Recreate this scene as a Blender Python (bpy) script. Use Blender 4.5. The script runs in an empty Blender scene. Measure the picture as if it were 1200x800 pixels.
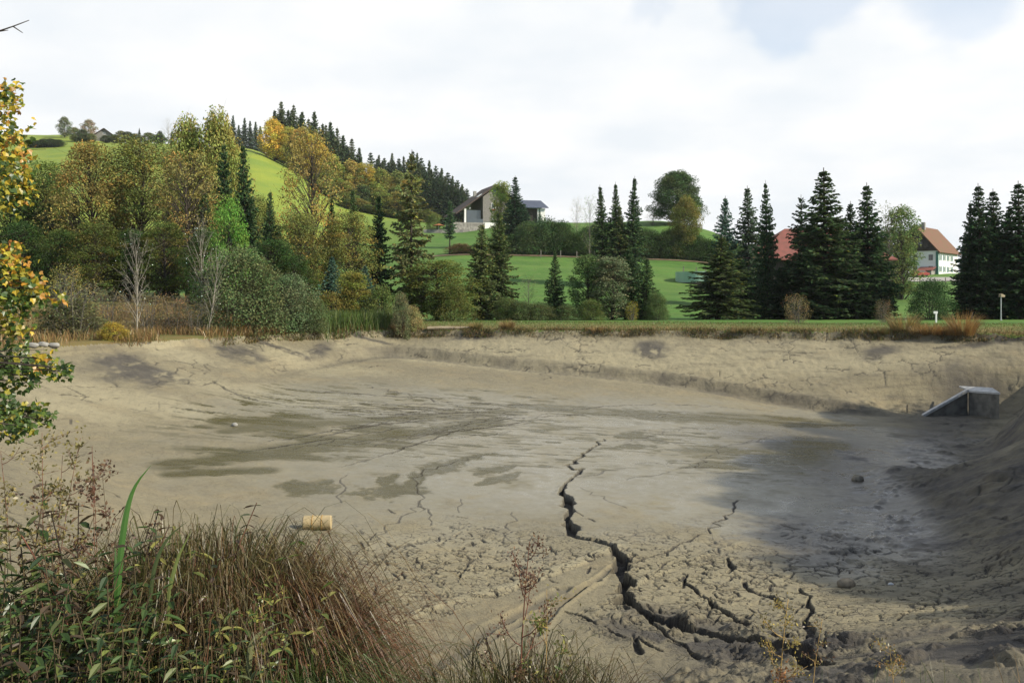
import bpy, math, random
import numpy as np
from mathutils import Vector, Matrix, Euler

# ------------------------------------------------------------------ camera, sky, sun, exposure
SC = bpy.context.scene
COL = SC.collection
F, HZ = 1100.0, 346.0                 # focal length and horizon row, in pixels of the 1200 x 800 photograph
cam_d = bpy.data.cameras.new('camera')
cam = bpy.data.objects.new('camera', cam_d); COL.objects.link(cam)
cam_d.sensor_width = 36.0; cam_d.lens = 36.0 * F / 1200.0
cam_d.shift_y = -(400 - HZ) / 1200.0
cam.location = (0, 0, 0); cam.rotation_euler = (math.radians(90), 0, 0)
cam_d.clip_start = 0.1; cam_d.clip_end = 8000
SC.camera = cam

SUN_EL, SUN_AZ = 34.0, 111.0          # azimuth clockwise from the viewing direction (+Y)
sd = Vector((math.sin(math.radians(SUN_AZ)) * math.cos(math.radians(SUN_EL)),
             math.cos(math.radians(SUN_AZ)) * math.cos(math.radians(SUN_EL)),
             math.sin(math.radians(SUN_EL))))
sun_d = bpy.data.lights.new('sun', 'SUN'); sun_d.energy = 5.0; sun_d.angle = math.radians(0.6)
sun_d.color = (1.0, 0.92, 0.75)
sun = bpy.data.objects.new('sun', sun_d); COL.objects.link(sun)
sun.rotation_euler = sd.to_track_quat('Z', 'Y').to_euler(); sun.location = (60, -20, 60)

W = bpy.data.worlds.new('World'); SC.world = W; W.use_nodes = True
nt = W.node_tree; nt.nodes.clear()
def N(t, typ, **kw):
    n = t.nodes.new(typ)
    for k, v in kw.items(): setattr(n, k, v)
    return n
def build_world():
    L = nt.links.new
    out = N(nt, 'ShaderNodeOutputWorld')
    sky = N(nt, 'ShaderNodeTexSky', sky_type='NISHITA', sun_disc=False)
    sky.sun_elevation = math.radians(SUN_EL); sky.sun_rotation = math.radians(SUN_AZ)
    sky.air_density = 1.0; sky.dust_density = 0.3; sky.ozone_density = 1.0
    b1 = N(nt, 'ShaderNodeBackground'); b1.inputs[1].default_value = 0.135
    L(sky.outputs[0], b1.inputs[0])
    tc = N(nt, 'ShaderNodeTexCoord')
    sep = N(nt, 'ShaderNodeSeparateXYZ'); L(tc.outputs['Generated'], sep.inputs[0])
    # a flat cloud deck: direction / (height + a bit)
    zz = N(nt, 'ShaderNodeMath', operation='ADD'); zz.inputs[1].default_value = 0.22; L(sep.outputs[2], zz.inputs[0])
    zm = N(nt, 'ShaderNodeMath', operation='MAXIMUM'); zm.inputs[1].default_value = 0.05; L(zz.outputs[0], zm.inputs[0])
    dv = N(nt, 'ShaderNodeVectorMath', operation='DIVIDE'); L(tc.outputs['Generated'], dv.inputs[0])
    cb = N(nt, 'ShaderNodeCombineXYZ')
    for i in range(3): L(zm.outputs[0], cb.inputs[i])
    L(cb.outputs[0], dv.inputs[1])
    no = N(nt, 'ShaderNodeTexNoise'); no.inputs['Scale'].default_value = 1.9; no.inputs['Detail'].default_value = 7
    no.inputs['Roughness'].default_value = 0.52; L(dv.outputs[0], no.inputs['Vector'])
    # cover: complete near the horizon, broken higher up
    ev = N(nt, 'ShaderNodeMapRange'); ev.inputs[1].default_value = 0.27; ev.inputs[2].default_value = 0.46
    ev.inputs[3].default_value = 0.50; ev.inputs[4].default_value = -0.06; ev.clamp = True
    L(sep.outputs[2], ev.inputs[0])
    xr = N(nt, 'ShaderNodeMath', operation='MULTIPLY'); xr.inputs[1].default_value = -0.25; L(sep.outputs[0], xr.inputs[0])
    s1 = N(nt, 'ShaderNodeMath', operation='ADD'); L(no.outputs[0], s1.inputs[0]); L(ev.outputs[0], s1.inputs[1])
    s2 = N(nt, 'ShaderNodeMath', operation='ADD'); L(s1.outputs[0], s2.inputs[0]); L(xr.outputs[0], s2.inputs[1])
    # the sky behind the viewer and towards the sun is clear
    yb = N(nt, 'ShaderNodeMapRange'); yb.inputs[1].default_value = 0.25; yb.inputs[2].default_value = -0.35; yb.inputs[3].default_value = 0.0; yb.inputs[4].default_value = -0.55
    L(sep.outputs[1], yb.inputs[0])
    s3 = N(nt, 'ShaderNodeMath', operation='ADD'); L(s2.outputs[0], s3.inputs[0]); L(yb.outputs[0], s3.inputs[1]); s2 = s3
    # gaps of blue high on the right
    nn = N(nt, 'ShaderNodeTexNoise'); nn.inputs['Scale'].default_value = 7.0; nn.inputs['Detail'].default_value = 4; L(tc.outputs['Generated'], nn.inputs['Vector'])
    wv = N(nt, 'ShaderNodeVectorMath', operation='MULTIPLY_ADD'); L(nn.outputs[1], wv.inputs[0]); wv.inputs[1].default_value = (.16, .16, .10); L(tc.outputs['Generated'], wv.inputs[2])
    for px, py, rad, amt in ((775, 12, .085, .5), (935, 0, .11, .6), (1150, 15, .10, .5), (880, 70, .10, .22), (1010, -120, .25, .5), (1060, 90, .12, .22), (300, -160, .2, .3)):
        v0 = Vector(((px - 600) / F, 1.0, (HZ - py) / F)).normalized() + Vector((.08, .08, .05))
        ds = N(nt, 'ShaderNodeVectorMath', operation='DISTANCE'); L(wv.outputs[0], ds.inputs[0]); ds.inputs[1].default_value = v0
        gm = N(nt, 'ShaderNodeMapRange', interpolation_type='SMOOTHSTEP'); gm.inputs[1].default_value = rad * .8; gm.inputs[2].default_value = 0; gm.inputs[3].default_value = 0; gm.inputs[4].default_value = -amt; L(ds.outputs['Value'], gm.inputs[0])
        sg = N(nt, 'ShaderNodeMath', operation='ADD'); L(s2.outputs[0], sg.inputs[0]); L(gm.outputs[0], sg.inputs[1]); s2 = sg
    cv = N(nt, 'ShaderNodeMapRange', interpolation_type='SMOOTHSTEP'); cv.inputs[1].default_value = 0.44; cv.inputs[2].default_value = 0.70; cv.inputs[3].default_value = 0.62
    L(s2.outputs[0], cv.inputs[0])
    bk = N(nt, 'ShaderNodeMapRange', interpolation_type='SMOOTHSTEP'); bk.inputs[1].default_value = 0.35; bk.inputs[2].default_value = -0.2; bk.inputs[3].default_value = 0.66; bk.inputs[4].default_value = 0.12
    L(sep.outputs[1], bk.inputs[0]); L(bk.outputs[0], cv.inputs[3])
    n2 = N(nt, 'ShaderNodeTexNoise'); n2.inputs['Scale'].default_value = 2.6; n2.inputs['Detail'].default_value = 5
    L(dv.outputs[0], n2.inputs['Vector'])
    rp = N(nt, 'ShaderNodeValToRGB'); L(n2.outputs[0], rp.inputs[0])
    rp.color_ramp.elements[0].position = 0.32; rp.color_ramp.elements[0].color = (0.84, 0.885, 0.925, 1)
    rp.color_ramp.elements[1].position = 0.62; rp.color_ramp.elements[1].color = (0.98, 0.985, 0.985, 1)
    b2 = N(nt, 'ShaderNodeBackground'); b2.inputs[1].default_value = 0.77; L(rp.outputs[0], b2.inputs[0])
    mx = N(nt, 'ShaderNodeMixShader'); L(cv.outputs[0], mx.inputs[0]); L(b1.outputs[0], mx.inputs[1]); L(b2.outputs[0], mx.inputs[2])
    L(mx.outputs[0], out.inputs[0])
build_world()
SC.view_settings.view_transform = 'Standard'; SC.view_settings.look = 'None'
SC.view_settings.exposure = 0.46; SC.view_settings.gamma = 1.0; SC.view_settings.use_curve_mapping = False
SC.render.engine = 'CYCLES'
SC.cycles.max_bounces = 5; SC.cycles.diffuse_bounces = 2; SC.cycles.glossy_bounces = 2
SC.cycles.transmission_bounces = 3; SC.cycles.transparent_max_bounces = 6; SC.cycles.volume_bounces = 0
SC.cycles.use_denoising = True

# ------------------------------------------------------------------ numpy helpers
def _hash(ix, iy, seed):
    h = (ix.astype(np.int64) * 374761393 + iy.astype(np.int64) * 668265263 + seed * 974711) & 0xffffffff
    h = ((h ^ (h >> 13)) * 1274126177) & 0xffffffff
    h = ((h ^ (h >> 16)) * 2246822519) & 0xffffffff
    return ((h ^ (h >> 15)) & 0xffffff).astype(np.float64) / float(0xffffff)
def vnoise(x, y, seed=0):
    x = np.asarray(x, float); y = np.asarray(y, float)
    ix = np.floor(x); iy = np.floor(y); fx = x - ix; fy = y - iy
    fx = fx * fx * (3 - 2 * fx); fy = fy * fy * (3 - 2 * fy)
    a = _hash(ix, iy, seed); b = _hash(ix + 1, iy, seed); c = _hash(ix, iy + 1, seed); d = _hash(ix + 1, iy + 1, seed)
    return (a * (1 - fx) + b * fx) * (1 - fy) + (c * (1 - fx) + d * fx) * fy
def fbm(x, y, seed=0, oct=4, gain=0.5):
    s = 0; a = 1; t = 0
    for o in range(oct):
        s = s + a * vnoise(x * 2 ** o + 17.3 * o, y * 2 ** o - 9.1 * o, seed + o); t += a; a *= gain
    return s / t * 2 - 1
def sstep(a, b, x):
    t = np.clip((x - a) / (b - a), 0, 1); return t * t * (3 - 2 * t)
def smax(a, b, k):
    h = np.clip(0.5 + 0.5 * (a - b) / k, 0, 1); return b * (1 - h) + a * h + k * h * (1 - h)
def voro(x, y, seed=0):
    """distance to the nearest cell border, and a random number per cell"""
    ix = np.floor(x); iy = np.floor(y)
    best = np.full(x.shape, 9.0); bx = np.zeros_like(x); by = np.zeros_like(x); idv = np.zeros_like(x)
    pts = []
    for dx in (-1, 0, 1):
        for dy in (-1, 0, 1):
            cx = ix + dx; cy = iy + dy
            px = cx + _hash(cx, cy, seed); py = cy + _hash(cx, cy, seed + 7)
            d = np.hypot(px - x, py - y); m = d < best
            best = np.where(m, d, best); bx = np.where(m, px, bx); by = np.where(m, py, by)
            idv = np.where(m, _hash(cx, cy, seed + 3), idv); pts.append((px, py))
    edge = np.full(x.shape, 9.0)
    for px, py in pts:
        vx = px - bx; vy = py - by; l = np.hypot(vx, vy)
        e = ((px + bx) / 2 - x) * vx / np.maximum(l, 1e-6) + ((py + by) / 2 - y) * vy / np.maximum(l, 1e-6)
        edge = np.where(l > 1e-5, np.minimum(edge, e), edge)
    return edge, idv

# ------------------------------------------------------------------ object helpers
def mesh_data(name, V, Fs, mat, tint=None, smooth=False, attrs=None):
    """V (n,3); Fs: array (m,k) or a list of such arrays; tint: per-vertex rgb"""
    me = bpy.data.meshes.new(name)
    if not isinstance(Fs, (list, tuple)): Fs = [Fs]
    Fs = [np.asarray(f, np.int32) for f in Fs if len(f)]
    V = np.asarray(V, np.float32)
    loops = np.concatenate([f.ravel() for f in Fs]); cnt = np.concatenate([np.full(len(f), f.shape[1], np.int32) for f in Fs])
    st = np.concatenate([[0], np.cumsum(cnt)[:-1]]).astype(np.int32)
    me.vertices.add(len(V)); me.vertices.foreach_set('co', V.ravel())
    me.loops.add(len(loops)); me.loops.foreach_set('vertex_index', loops.astype(np.int32))
    me.polygons.add(len(cnt)); me.polygons.foreach_set('loop_start', st)
    try: me.polygons.foreach_set('loop_total', cnt)
    except Exception: pass
    me.polygons.foreach_set('use_smooth', np.full(len(cnt), bool(smooth)))
    me.update(calc_edges=True)
    def put(nm, A):
        at = me.color_attributes.new(nm, 'FLOAT_COLOR', 'POINT')
        A = np.asarray(A, np.float32)
        if A.shape[1] == 3: A = np.concatenate([A, np.ones((len(A), 1), np.float32)], 1)
        at.data.foreach_set('color', A.ravel())
    if tint is not None: put('tint', tint)
    for k, A in (attrs or {}).items(): put(k, A)
    me.validate()
    if mat is not None: me.materials.append(mat)
    return me
LABELS = {}
def tag(o, label, cat, group=None):
    o['label'] = label; o['category'] = cat
    if group: o['group'] = group
    n = len(label.split()); assert 4 <= n <= 16, (n, label)
    assert label not in LABELS or (group and LABELS[label] == group), 'label used twice: ' + label
    LABELS[label] = group
    return o
def obj(name, me, parent=None, loc=None):
    o = bpy.data.objects.new(name, me); COL.objects.link(o)
    if parent is not None: o.parent = parent
    if loc is not None: o.location = loc
    return o
def thing(name, label, cat, loc=(0, 0, 0), rotz=0.0, group=None, scale=(1, 1, 1)):
    o = bpy.data.objects.new(name, None); COL.objects.link(o)
    o.empty_display_size = 0.3
    o.location = loc; o.rotation_euler = (0, 0, rotz); o.scale = scale
    return tag(o, label, cat, group)
class MB:
    """collects boxes, tubes, prisms; build() links them as one mesh object"""
    def __init__(s): s.v = []; s.f3 = []; s.f4 = []; s.fn = {}; s.n = 0
    def add(s, V, Fs):
        for f in Fs:
            f = [i + s.n for i in f]
            (s.f4 if len(f) == 4 else s.f3 if len(f) == 3 else s.fn.setdefault(len(f), [])).append(f)
        s.v.append(np.asarray(V, float)); s.n += len(V); return s
    def box(s, x0, y0, z0, x1, y1, z1):
        V = [(x, y, z) for z in (z0, z1) for x, y in ((x0, y0), (x1, y0), (x1, y1), (x0, y1))]
        return s.add(V, [(0, 3, 2, 1), (4, 5, 6, 7), (0, 1, 5, 4), (1, 2, 6, 5), (2, 3, 7, 6), (3, 0, 4, 7)])
    def tube(s, P, R, n=7, cap=True):
        P = np.asarray(P, float); R = np.broadcast_to(np.asarray(R, float), (len(P),)); rings = []
        for i in range(len(P)):
            d = P[min(i + 1, len(P) - 1)] - P[max(i - 1, 0)]; d = d / (np.linalg.norm(d) + 1e-9)
            a = np.array((0, 0, 1.0)) if abs(d[2]) < 0.9 else np.array((1.0, 0, 0))
            u = np.cross(a, d); u /= np.linalg.norm(u); w = np.cross(d, u)
            t = np.arange(n) * 2 * math.pi / n
            rings.append(P[i] + R[i] * (np.cos(t)[:, None] * u + np.sin(t)[:, None] * w))
        fs = [(i * n + k, i * n + (k + 1) % n, (i + 1) * n + (k + 1) % n, (i + 1) * n + k) for i in range(len(P) - 1) for k in range(n)]
        if cap: fs += [tuple(range(n - 1, -1, -1)), tuple((len(P) - 1) * n + k for k in range(n))]
        return s.add(np.concatenate(rings), fs)
    def prism(s, poly, d):
        """polygon (list of xyz) extruded by vector d"""
        p = np.asarray(poly, float); n = len(p); q = p + np.asarray(d, float)
        return s.add(np.concatenate([p, q]), [tuple(range(n))[::-1], tuple(range(n, 2 * n))] + [(i, (i + 1) % n, n + (i + 1) % n, n + i) for i in range(n)])
    def data(s, name, mat, smooth=False):
        V = np.concatenate(s.v) if s.v else np.zeros((0, 3))
        return mesh_data(name, V, [f for f in [s.f3, s.f4] + list(s.fn.values()) if f], mat, smooth=smooth)
    def build(s, name, mat, parent=None, smooth=False, loc=None):
        return obj(name, s.data(name, mat, smooth), parent, loc)

# ------------------------------------------------------------------ materials
def mat_new(name):
    m = bpy.data.materials.new(name); m.use_nodes = True; m.node_tree.nodes.clear(); return m, m.node_tree
def plain(name, col, rough=0.7, noise=0.0, scale=3.0, metallic=0.0, bump=0.0, stretch=(1, 1, 1), col2=None, spec=0.3):
    m, t = mat_new(name); L = t.links.new
    o = N(t, 'ShaderNodeOutputMaterial'); p = N(t, 'ShaderNodeBsdfPrincipled'); L(p.outputs[0], o.inputs[0])
    p.inputs['Roughness'].default_value = rough; p.inputs['Metallic'].default_value = metallic
    p.inputs['Specular IOR Level'].default_value = spec
    tc = N(t, 'ShaderNodeTexCoord'); mp = N(t, 'ShaderNodeMapping'); mp.inputs['Scale'].default_value = stretch
    L(tc.outputs['Object'], mp.inputs[0])
    no = N(t, 'ShaderNodeTexNoise'); no.inputs['Scale'].default_value = scale; no.inputs['Detail'].default_value = 6
    L(mp.outputs[0], no.inputs['Vector'])
    mx = N(t, 'ShaderNodeMix', data_type='RGBA')
    c2 = col2 or tuple(c * (1 - noise) for c in col)
    mx.inputs[6].default_value = (*col, 1); mx.inputs[7].default_value = (*c2, 1)
    mr = N(t, 'ShaderNodeMapRange'); mr.inputs[1].default_value = 0.35; mr.inputs[2].default_value = 0.65
    L(no.outputs[0], mr.inputs[0]); L(mr.outputs[0], mx.inputs[0]); L(mx.outputs[2], p.inputs['Base Color'])
    if bump:
        b = N(t, 'ShaderNodeBump'); b.inputs['Strength'].default_value = 0.6; b.inputs['Distance'].default_value = bump
        L(no.outputs[0], b.inputs['Height']); L(b.outputs[0], p.inputs['Normal'])
    return m
def leafy(name, trans=0.3, gloss=0.0, use_obj=True):
    """leaf colour = per-leaf tint x the object's own colour"""
    m, t = mat_new(name); L = t.links.new
    o = N(t, 'ShaderNodeOutputMaterial'); d = N(t, 'ShaderNodeBsdfDiffuse'); tr = N(t, 'ShaderNodeBsdfTranslucent')
    at = N(t, 'ShaderNodeVertexColor', layer_name='tint'); src = at.outputs[0]
    if use_obj:
        oi = N(t, 'ShaderNodeObjectInfo'); mx = N(t, 'ShaderNodeMix', data_type='RGBA', blend_type='MULTIPLY')
        mx.inputs[0].default_value = 1; L(src, mx.inputs[6]); L(oi.outputs['Color'], mx.inputs[7]); src = mx.outputs[2]
    L(src, d.inputs[0]); L(src, tr.inputs[0])
    mi = N(t, 'ShaderNodeMixShader'); mi.inputs[0].default_value = trans; L(d.outputs[0], mi.inputs[1]); L(tr.outputs[0], mi.inputs[2])
    if gloss:
        g = N(t, 'ShaderNodeBsdfGlossy'); g.inputs['Roughness'].default_value = 0.4; m2 = N(t, 'ShaderNodeMixShader')
        m2.inputs[0].default_value = gloss; L(mi.outputs[0], m2.inputs[1]); L(g.outputs[0], m2.inputs[2]); mi = m2
    L(mi.outputs[0], o.inputs[0]); return m
M_NEEDLE = leafy('needles', 0.25)
M_LEAF = leafy('leaves', 0.28)
M_BLADE = leafy('blades', 0.35, 0.03)
M_NEARLEAF = leafy('broad_leaves', 0.4, 0.04)
M_BARK = plain('bark', (0.075, 0.06, 0.048), 0.95, 0.5, 6, bump=0.02, stretch=(1, 1, 0.25))
M_PALEBARK = plain('pale_bark', (0.34, 0.31, 0.25), 0.85, 0.5, 5, bump=0.005, stretch=(1, 1, 0.6))
M_GREYBARK = plain('grey_bark', (0.16, 0.145, 0.12), 0.9, 0.5, 6, bump=0.01, stretch=(1, 1, 0.3))
SHADE_TREES = [(28, 1.5, 12), (31, 5.5, 12.5), (33, 9, 12.5), (34, 12, 12.5), (34, 15, 13.5), (34.5, 19.5, 13), (35, 23.5, 14), (34.5, 27.5, 13), (35, 32, 12), (36, 37, 11), (38, 42.5, 10.5), (40, 48, 9.5), (39, 12, 15), (41, 18, 16), (41, 25, 16), (42, 33, 14)]
# ------------------------------------------------------------------ the lie of the land
RIMZ = -2.6
def w_of(px, py, Y): return ((px - 600) / F * Y, Y, -(py - HZ) / F * Y)
_cols = {   # bearing (photo column on the horizon) : (distance, apparent row of the ground)
 -200: [(48, 404), (60, 376), (75, 354), (100, 342), (150, 318), (250, 262), (350, 208), (420, 180), (490, 165), (540, 165), (700, 200), (2600, 338)],
 0: [(48, 404), (60, 376), (75, 354), (100, 342), (150, 318), (250, 262), (350, 205), (420, 178), (490, 164), (545, 155), (700, 195), (2600, 338)],
 100: [(51, 401), (62, 374), (76, 354), (100, 343), (150, 318), (250, 265), (350, 203), (420, 175), (485, 165), (545, 155), (700, 195), (2600, 338)],
 200: [(54, 398), (65, 374), (78, 354), (100, 345), (150, 322), (250, 268), (330, 205), (385, 176), (425, 169), (480, 167), (700, 205), (2600, 338)],
 290: [(60, 392), (75, 376), (100, 364), (150, 330), (220, 285), (280, 230), (330, 185), (355, 170), (400, 172), (600, 225), (2600, 338)],
 340: [(65, 388), (80, 377), (105, 371), (150, 338), (220, 290), (280, 243), (330, 206), (355, 194), (400, 198), (600, 232), (2600, 338)],
 400: [(68, 386), (82, 377), (110, 372), (150, 343), (200, 315), (260, 276), (310, 250), (345, 236), (400, 238), (600, 255), (2600, 339)],
 470: [(68, 385), (84, 376), (110, 372), (150, 338), (190, 303), (230, 283), (270, 268), (330, 255), (400, 246), (600, 265), (2600, 340)],
 540: [(69, 386), (84, 376), (110, 372), (150, 337), (190, 298), (230, 282), (265, 271), (300, 268), (400, 268), (600, 290), (2600, 340)],
 620: [(70, 386), (84, 376), (110, 372), (150, 336), (190, 300), (230, 277), (262, 262), (285, 260), (330, 270), (500, 308), (2600, 341)],
 700: [(70, 386), (84, 376), (110, 372), (150, 336), (190, 301), (230, 278), (262, 261), (285, 259), (330, 271), (500, 309), (2600, 341)],
 780: [(70, 386), (84, 376), (110, 372), (150, 338), (190, 304), (225, 277), (250, 258), (280, 257), (330, 275), (500, 312), (2600, 341)],
 830: [(70, 386), (84, 376), (110, 372), (150, 340), (190, 308), (220, 286), (248, 267), (280, 270), (330, 288), (500, 318), (2600, 342)],
 890: [(70, 386), (84, 376), (110, 372), (150, 345), (190, 322), (220, 305), (250, 296), (300, 296), (500, 322), (2600, 342)],
 970: [(70, 386), (84, 376), (110, 372), (150, 352), (200, 328), (240, 315), (300, 314), (500, 327), (2600, 343)],
 1080: [(68, 387), (82, 376), (110, 372), (150, 354), (200, 331), (225, 320), (260, 318), (300, 322), (500, 332), (2600, 343)],
 1200: [(60, 391), (80, 376), (110, 372), (150, 354), (200, 332), (240, 322), (300, 322), (500, 333), (2600, 343)],
 1500: [(50, 395), (80, 376), (110, 372), (150, 354), (200, 334), (300, 326), (500, 333), (2600, 343)],
}
_R = np.geomspace(1.0, 3000, 420)
def _tgrid():
    ths = []; Z = []
    for px in sorted(_cols):
        th = math.atan2((px - 600) / F, 1.0); ths.append(th)
        P = np.array(_cols[px], float); r = P[:, 0] / math.cos(th); z = -(P[:, 1] - HZ) / F * P[:, 0]
        r = np.concatenate([[1.0, 25.0], r]); z = np.concatenate([[-2.0, -2.2], z])
        Z.append(np.interp(_R, r, z))
    ths = np.array(ths); Z = np.array(Z)
    T = np.linspace(-math.pi, math.pi, 721)
    # smooth along the distance, then Catmull-Rom across bearings
    k = np.array([1, 3, 5, 6, 5, 3, 1], float); k /= k.sum()
    Z = np.array([np.convolve(np.pad(a, 3, 'edge'), k, 'valid') for a in Z])
    out = np.empty((len(T), len(_R)))
    for i, t in enumerate(T):
        t = min(max(t, ths[0]), ths[-1]); j = min(max(np.searchsorted(ths, t) - 1, 0), len(ths) - 2)
        u = (t - ths[j]) / (ths[j + 1] - ths[j]); us = u * u * (3 - 2 * u) * 0.5 + u * 0.5
        out[i] = Z[j] * (1 - us) + Z[j + 1] * us
    k9 = np.exp(-np.linspace(-2, 2, 9) ** 2); k9 /= k9.sum()
    out = np.array([np.convolve(np.pad(a, 4, 'edge'), k9, 'valid') for a in out.T]).T
    back = sstep(math.radians(50), math.radians(110), np.abs(T))[:, None]
    return T, out * (1 - back) + (-1.9) * back
_T, _TZ = _tgrid(); _LR = np.log(_R)
def terrain(x, y):
    x = np.asarray(x, float); y = np.asarray(y, float)
    r = np.clip(np.hypot(x, y), 1.0, 2999); th = np.arctan2(x, y)
    a = (th - _T[0]) / (_T[1] - _T[0]); i = np.clip(a.astype(int), 0, len(_T) - 2); fa = a - i
    b = (np.log(r) - _LR[0]) / (_LR[1] - _LR[0]); j = np.clip(b.astype(int), 0, len(_R) - 2); fb = b - j
    z = (_TZ[i, j] * (1 - fa) + _TZ[i + 1, j] * fa) * (1 - fb) + (_TZ[i, j + 1] * (1 - fa) + _TZ[i + 1, j + 1] * fa) * fb
    return z + 0.35 * fbm(x / 24, y / 24, 5, 3) * sstep(85, 140, r) * (0.4 + r / 300)

def _rim_poly():
    def b(px, py): Y = -RIMZ * F / (py - HZ); return ((px - 600) / F * Y, Y)
    P = [b(40, 406), b(140, 402), b(250, 395), b(330, 391), b(400, 387.5), b(480, 386), b(600, 387), b(760, 387), b(900, 388), b(1010, 389), b(1110, 390)]
    P += [(36.5, 63), (38, 57), (34, 51), (28.0, 46), (25.2, 39), (23.6, 31), (21.3, 23), (16.5, 14), (10, 7.5), (4.5, 5.4), (0, 4.6), (-4, 4.9), (-8, 6.8), (-10.8, 10), (-13, 14), (-17, 19), (-22, 25), (-26.5, 32), (-28, 39)]
    P = np.array(P)
    for _ in range(2):
        Q = np.roll(P, -1, 0); P = np.stack([P * 0.75 + Q * 0.25, P * 0.25 + Q * 0.75], 1).reshape(-1, 2)
    return P
RIM = _rim_poly()
def rim_dist(x, y):
    """positive inside the pond"""
    x = np.asarray(x, float); y = np.asarray(y, float)
    d = np.full(x.shape, 1e9); ins = np.zeros(x.shape, bool); n = len(RIM)
    for i in range(n):
        ax, ay = RIM[i]; bx, by = RIM[(i + 1) % n]; ex, ey = bx - ax, by - ay
        t = np.clip(((x - ax) * ex + (y - ay) * ey) / (ex * ex + ey * ey), 0, 1)
        d = np.minimum(d, np.hypot(x - ax - t * ex, y - ay - t * ey))
        if ay != by:
            c = (ay > y) != (by > y); ins ^= c & (x < (bx - ax) * (y - ay) / (by - ay) + ax)
    return np.where(ins, d, -d)
# the bed: a smooth surface through levels read off the shore, toe and mud features
_bedpts = [(-60, 470, 46), (0, 470, 45), (60, 440, 48), (150, 500, 41), (250, 452, 52), (372, 620, 28.5), (0, 560, 33), (480, 440, 60), (600, 440, 62),
           (600, 500, 47), (600, 600, 31), (600, 700, 22.2), (600, 800, 17), (300, 800, 17), (300, 700, 21.5), (800, 455, 61), (820, 520, 45), (1000, 487, 57), (1080, 490, 55),
           (1060, 600, 32), (900, 600, 32), (1000, 700, 22.5), (1200, 800, 17), (1200, 650, 27), (0, 700, 21), (200, 600, 29)]
_BP = np.array([w_of(*p) for p in _bedpts])
def _tps():
    X = _BP[:, :2] / 30; n = len(X); D = np.hypot(*(X[:, None] - X[None]).transpose(2, 0, 1))
    K = np.where(D > 0, D * D * np.log(np.maximum(D, 1e-9)), 0) + 0.02 * np.eye(n)
    Pm = np.concatenate([np.ones((n, 1)), X], 1); A = np.block([[K, Pm], [Pm.T, np.zeros((3, 3))]])
    return np.linalg.solve(A, np.concatenate([_BP[:, 2], np.zeros(3)]))
_TW = _tps()
def bed(x, y):
    n = len(_BP); z = _TW[n] + _TW[n + 1] * x / 30 + _TW[n + 2] * y / 30
    for i in range(n):
        d = np.hypot(x - _BP[i, 0], y - _BP[i, 1]) / 30
        z = z + _TW[i] * d * d * np.log(np.maximum(d, 1e-6))
    return np.clip(z, -7.9, -3.2)
def base_z(x, y, full=False):
    """height of everything before the small relief"""
    x = np.asarray(x, float); y = np.asarray(y, float)
    d = rim_dist(x, y)
    d = d + 0.35 * fbm(x / 2.2, y / 2.2, 11, 3) * sstep(75, 20, np.abs(d) * 10 + 5)
    far = sstep(40, 56, y) ; left = sstep(-6, -16, x) * sstep(60, 50, y); right = sstep(6, 13, x) * sstep(58, 44, y)
    slope = 0.36 + far * 0.0 + right * 0.10 - left * 0.06
    slope = slope + 0.55 * sstep(34, 42, y) * sstep(54, 50, y) * sstep(15, 20, x)
    slope = slope + 0.04 * sstep(10, 30, x) * far
    lip = 0.42 * sstep(0.0, 0.45, d)
    bank = RIMZ - lip - slope * np.maximum(d - 0.2, 0)
    b = bed(x, y)
    h = bank - b
    scarp = far * (1 - left)
    hs = np.where(h < 0.7, 0.7 * sstep(0.25, 0.70, h), h)
    h2 = h * (1 - scarp) + hs * scarp
    zin = smax(b, b + h2, 0.12 + 0.5 * (1 - scarp))
    do = -d
    ter = terrain(x, y)
    crest = RIMZ + 0.10 * sstep(0, 1, do) + 0.40 * sstep(1, 12, do)
    k = sstep(3.0, 14.0, do)
    zout = crest * (1 - k) + ter * k
    z = np.where(d > 0, zin, zout)
    # the pit before the outlet
    pit = sstep(20.0, 24.0, x) * sstep(34.0, 29.0, x) * sstep(49.0, 53.2, y) * sstep(61.0, 57.4, y)
    z = z * (1 - pit) + np.minimum(z, -7.25) * pit
    return (z, d, b, h) if full else z
def hit(px, py):
    """the point of the ground that a photo pixel shows"""
    Y = np.geomspace(8, 500, 1400); x = (px - 600) / F * Y; zr = -(py - HZ) / F * Y
    g = base_z(x, Y); i = int(np.argmax(g >= zr))
    return float(x[i]), float(Y[i]), float(g[i])
def hits(P): return np.array([hit(*p)[:2] for p in P])
def gz(x, y): return float(base_z(np.array([x]), np.array([y]))[0])

# ------------------------------------------------------------------ the sheet of ground: mud bed and meadow share one grid
def line_dist(x, y, P, W):
    """distance to a polyline / its local half width (<1 is inside)"""
    best = np.full(x.shape, 99.0); P = np.asarray(P); Rm = 6 * float(np.max(W)) + 0.3
    lo = P.min(0) - Rm; hi = P.max(0) + Rm
    sel = np.nonzero((x > lo[0]) & (x < hi[0]) & (y > lo[1]) & (y < hi[1]))[0]
    if len(sel) < len(x): best[sel] = line_dist(x[sel], y[sel], P, W) if len(sel) else 99.0; return best
    for i in range(len(P) - 1):
        a, b = P[i], P[i + 1]; w = max(W[i], W[i + 1]); R = 6 * w + 0.3
        lo = np.minimum(a, b) - R; hi = np.maximum(a, b) + R
        m = np.nonzero((x > lo[0]) & (x < hi[0]) & (y > lo[1]) & (y < hi[1]))[0]
        if len(m) == 0: continue
        e = b - a; L2 = e @ e + 1e-9; t = np.clip(((x[m] - a[0]) * e[0] + (y[m] - a[1]) * e[1]) / L2, 0, 1)
        d = np.hypot(x[m] - a[0] - t * e[0], y[m] - a[1] - t * e[1]) / (W[i] * (1 - t) + W[i + 1] * t)
        best[m] = np.minimum(best[m], d)
    return best
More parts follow.
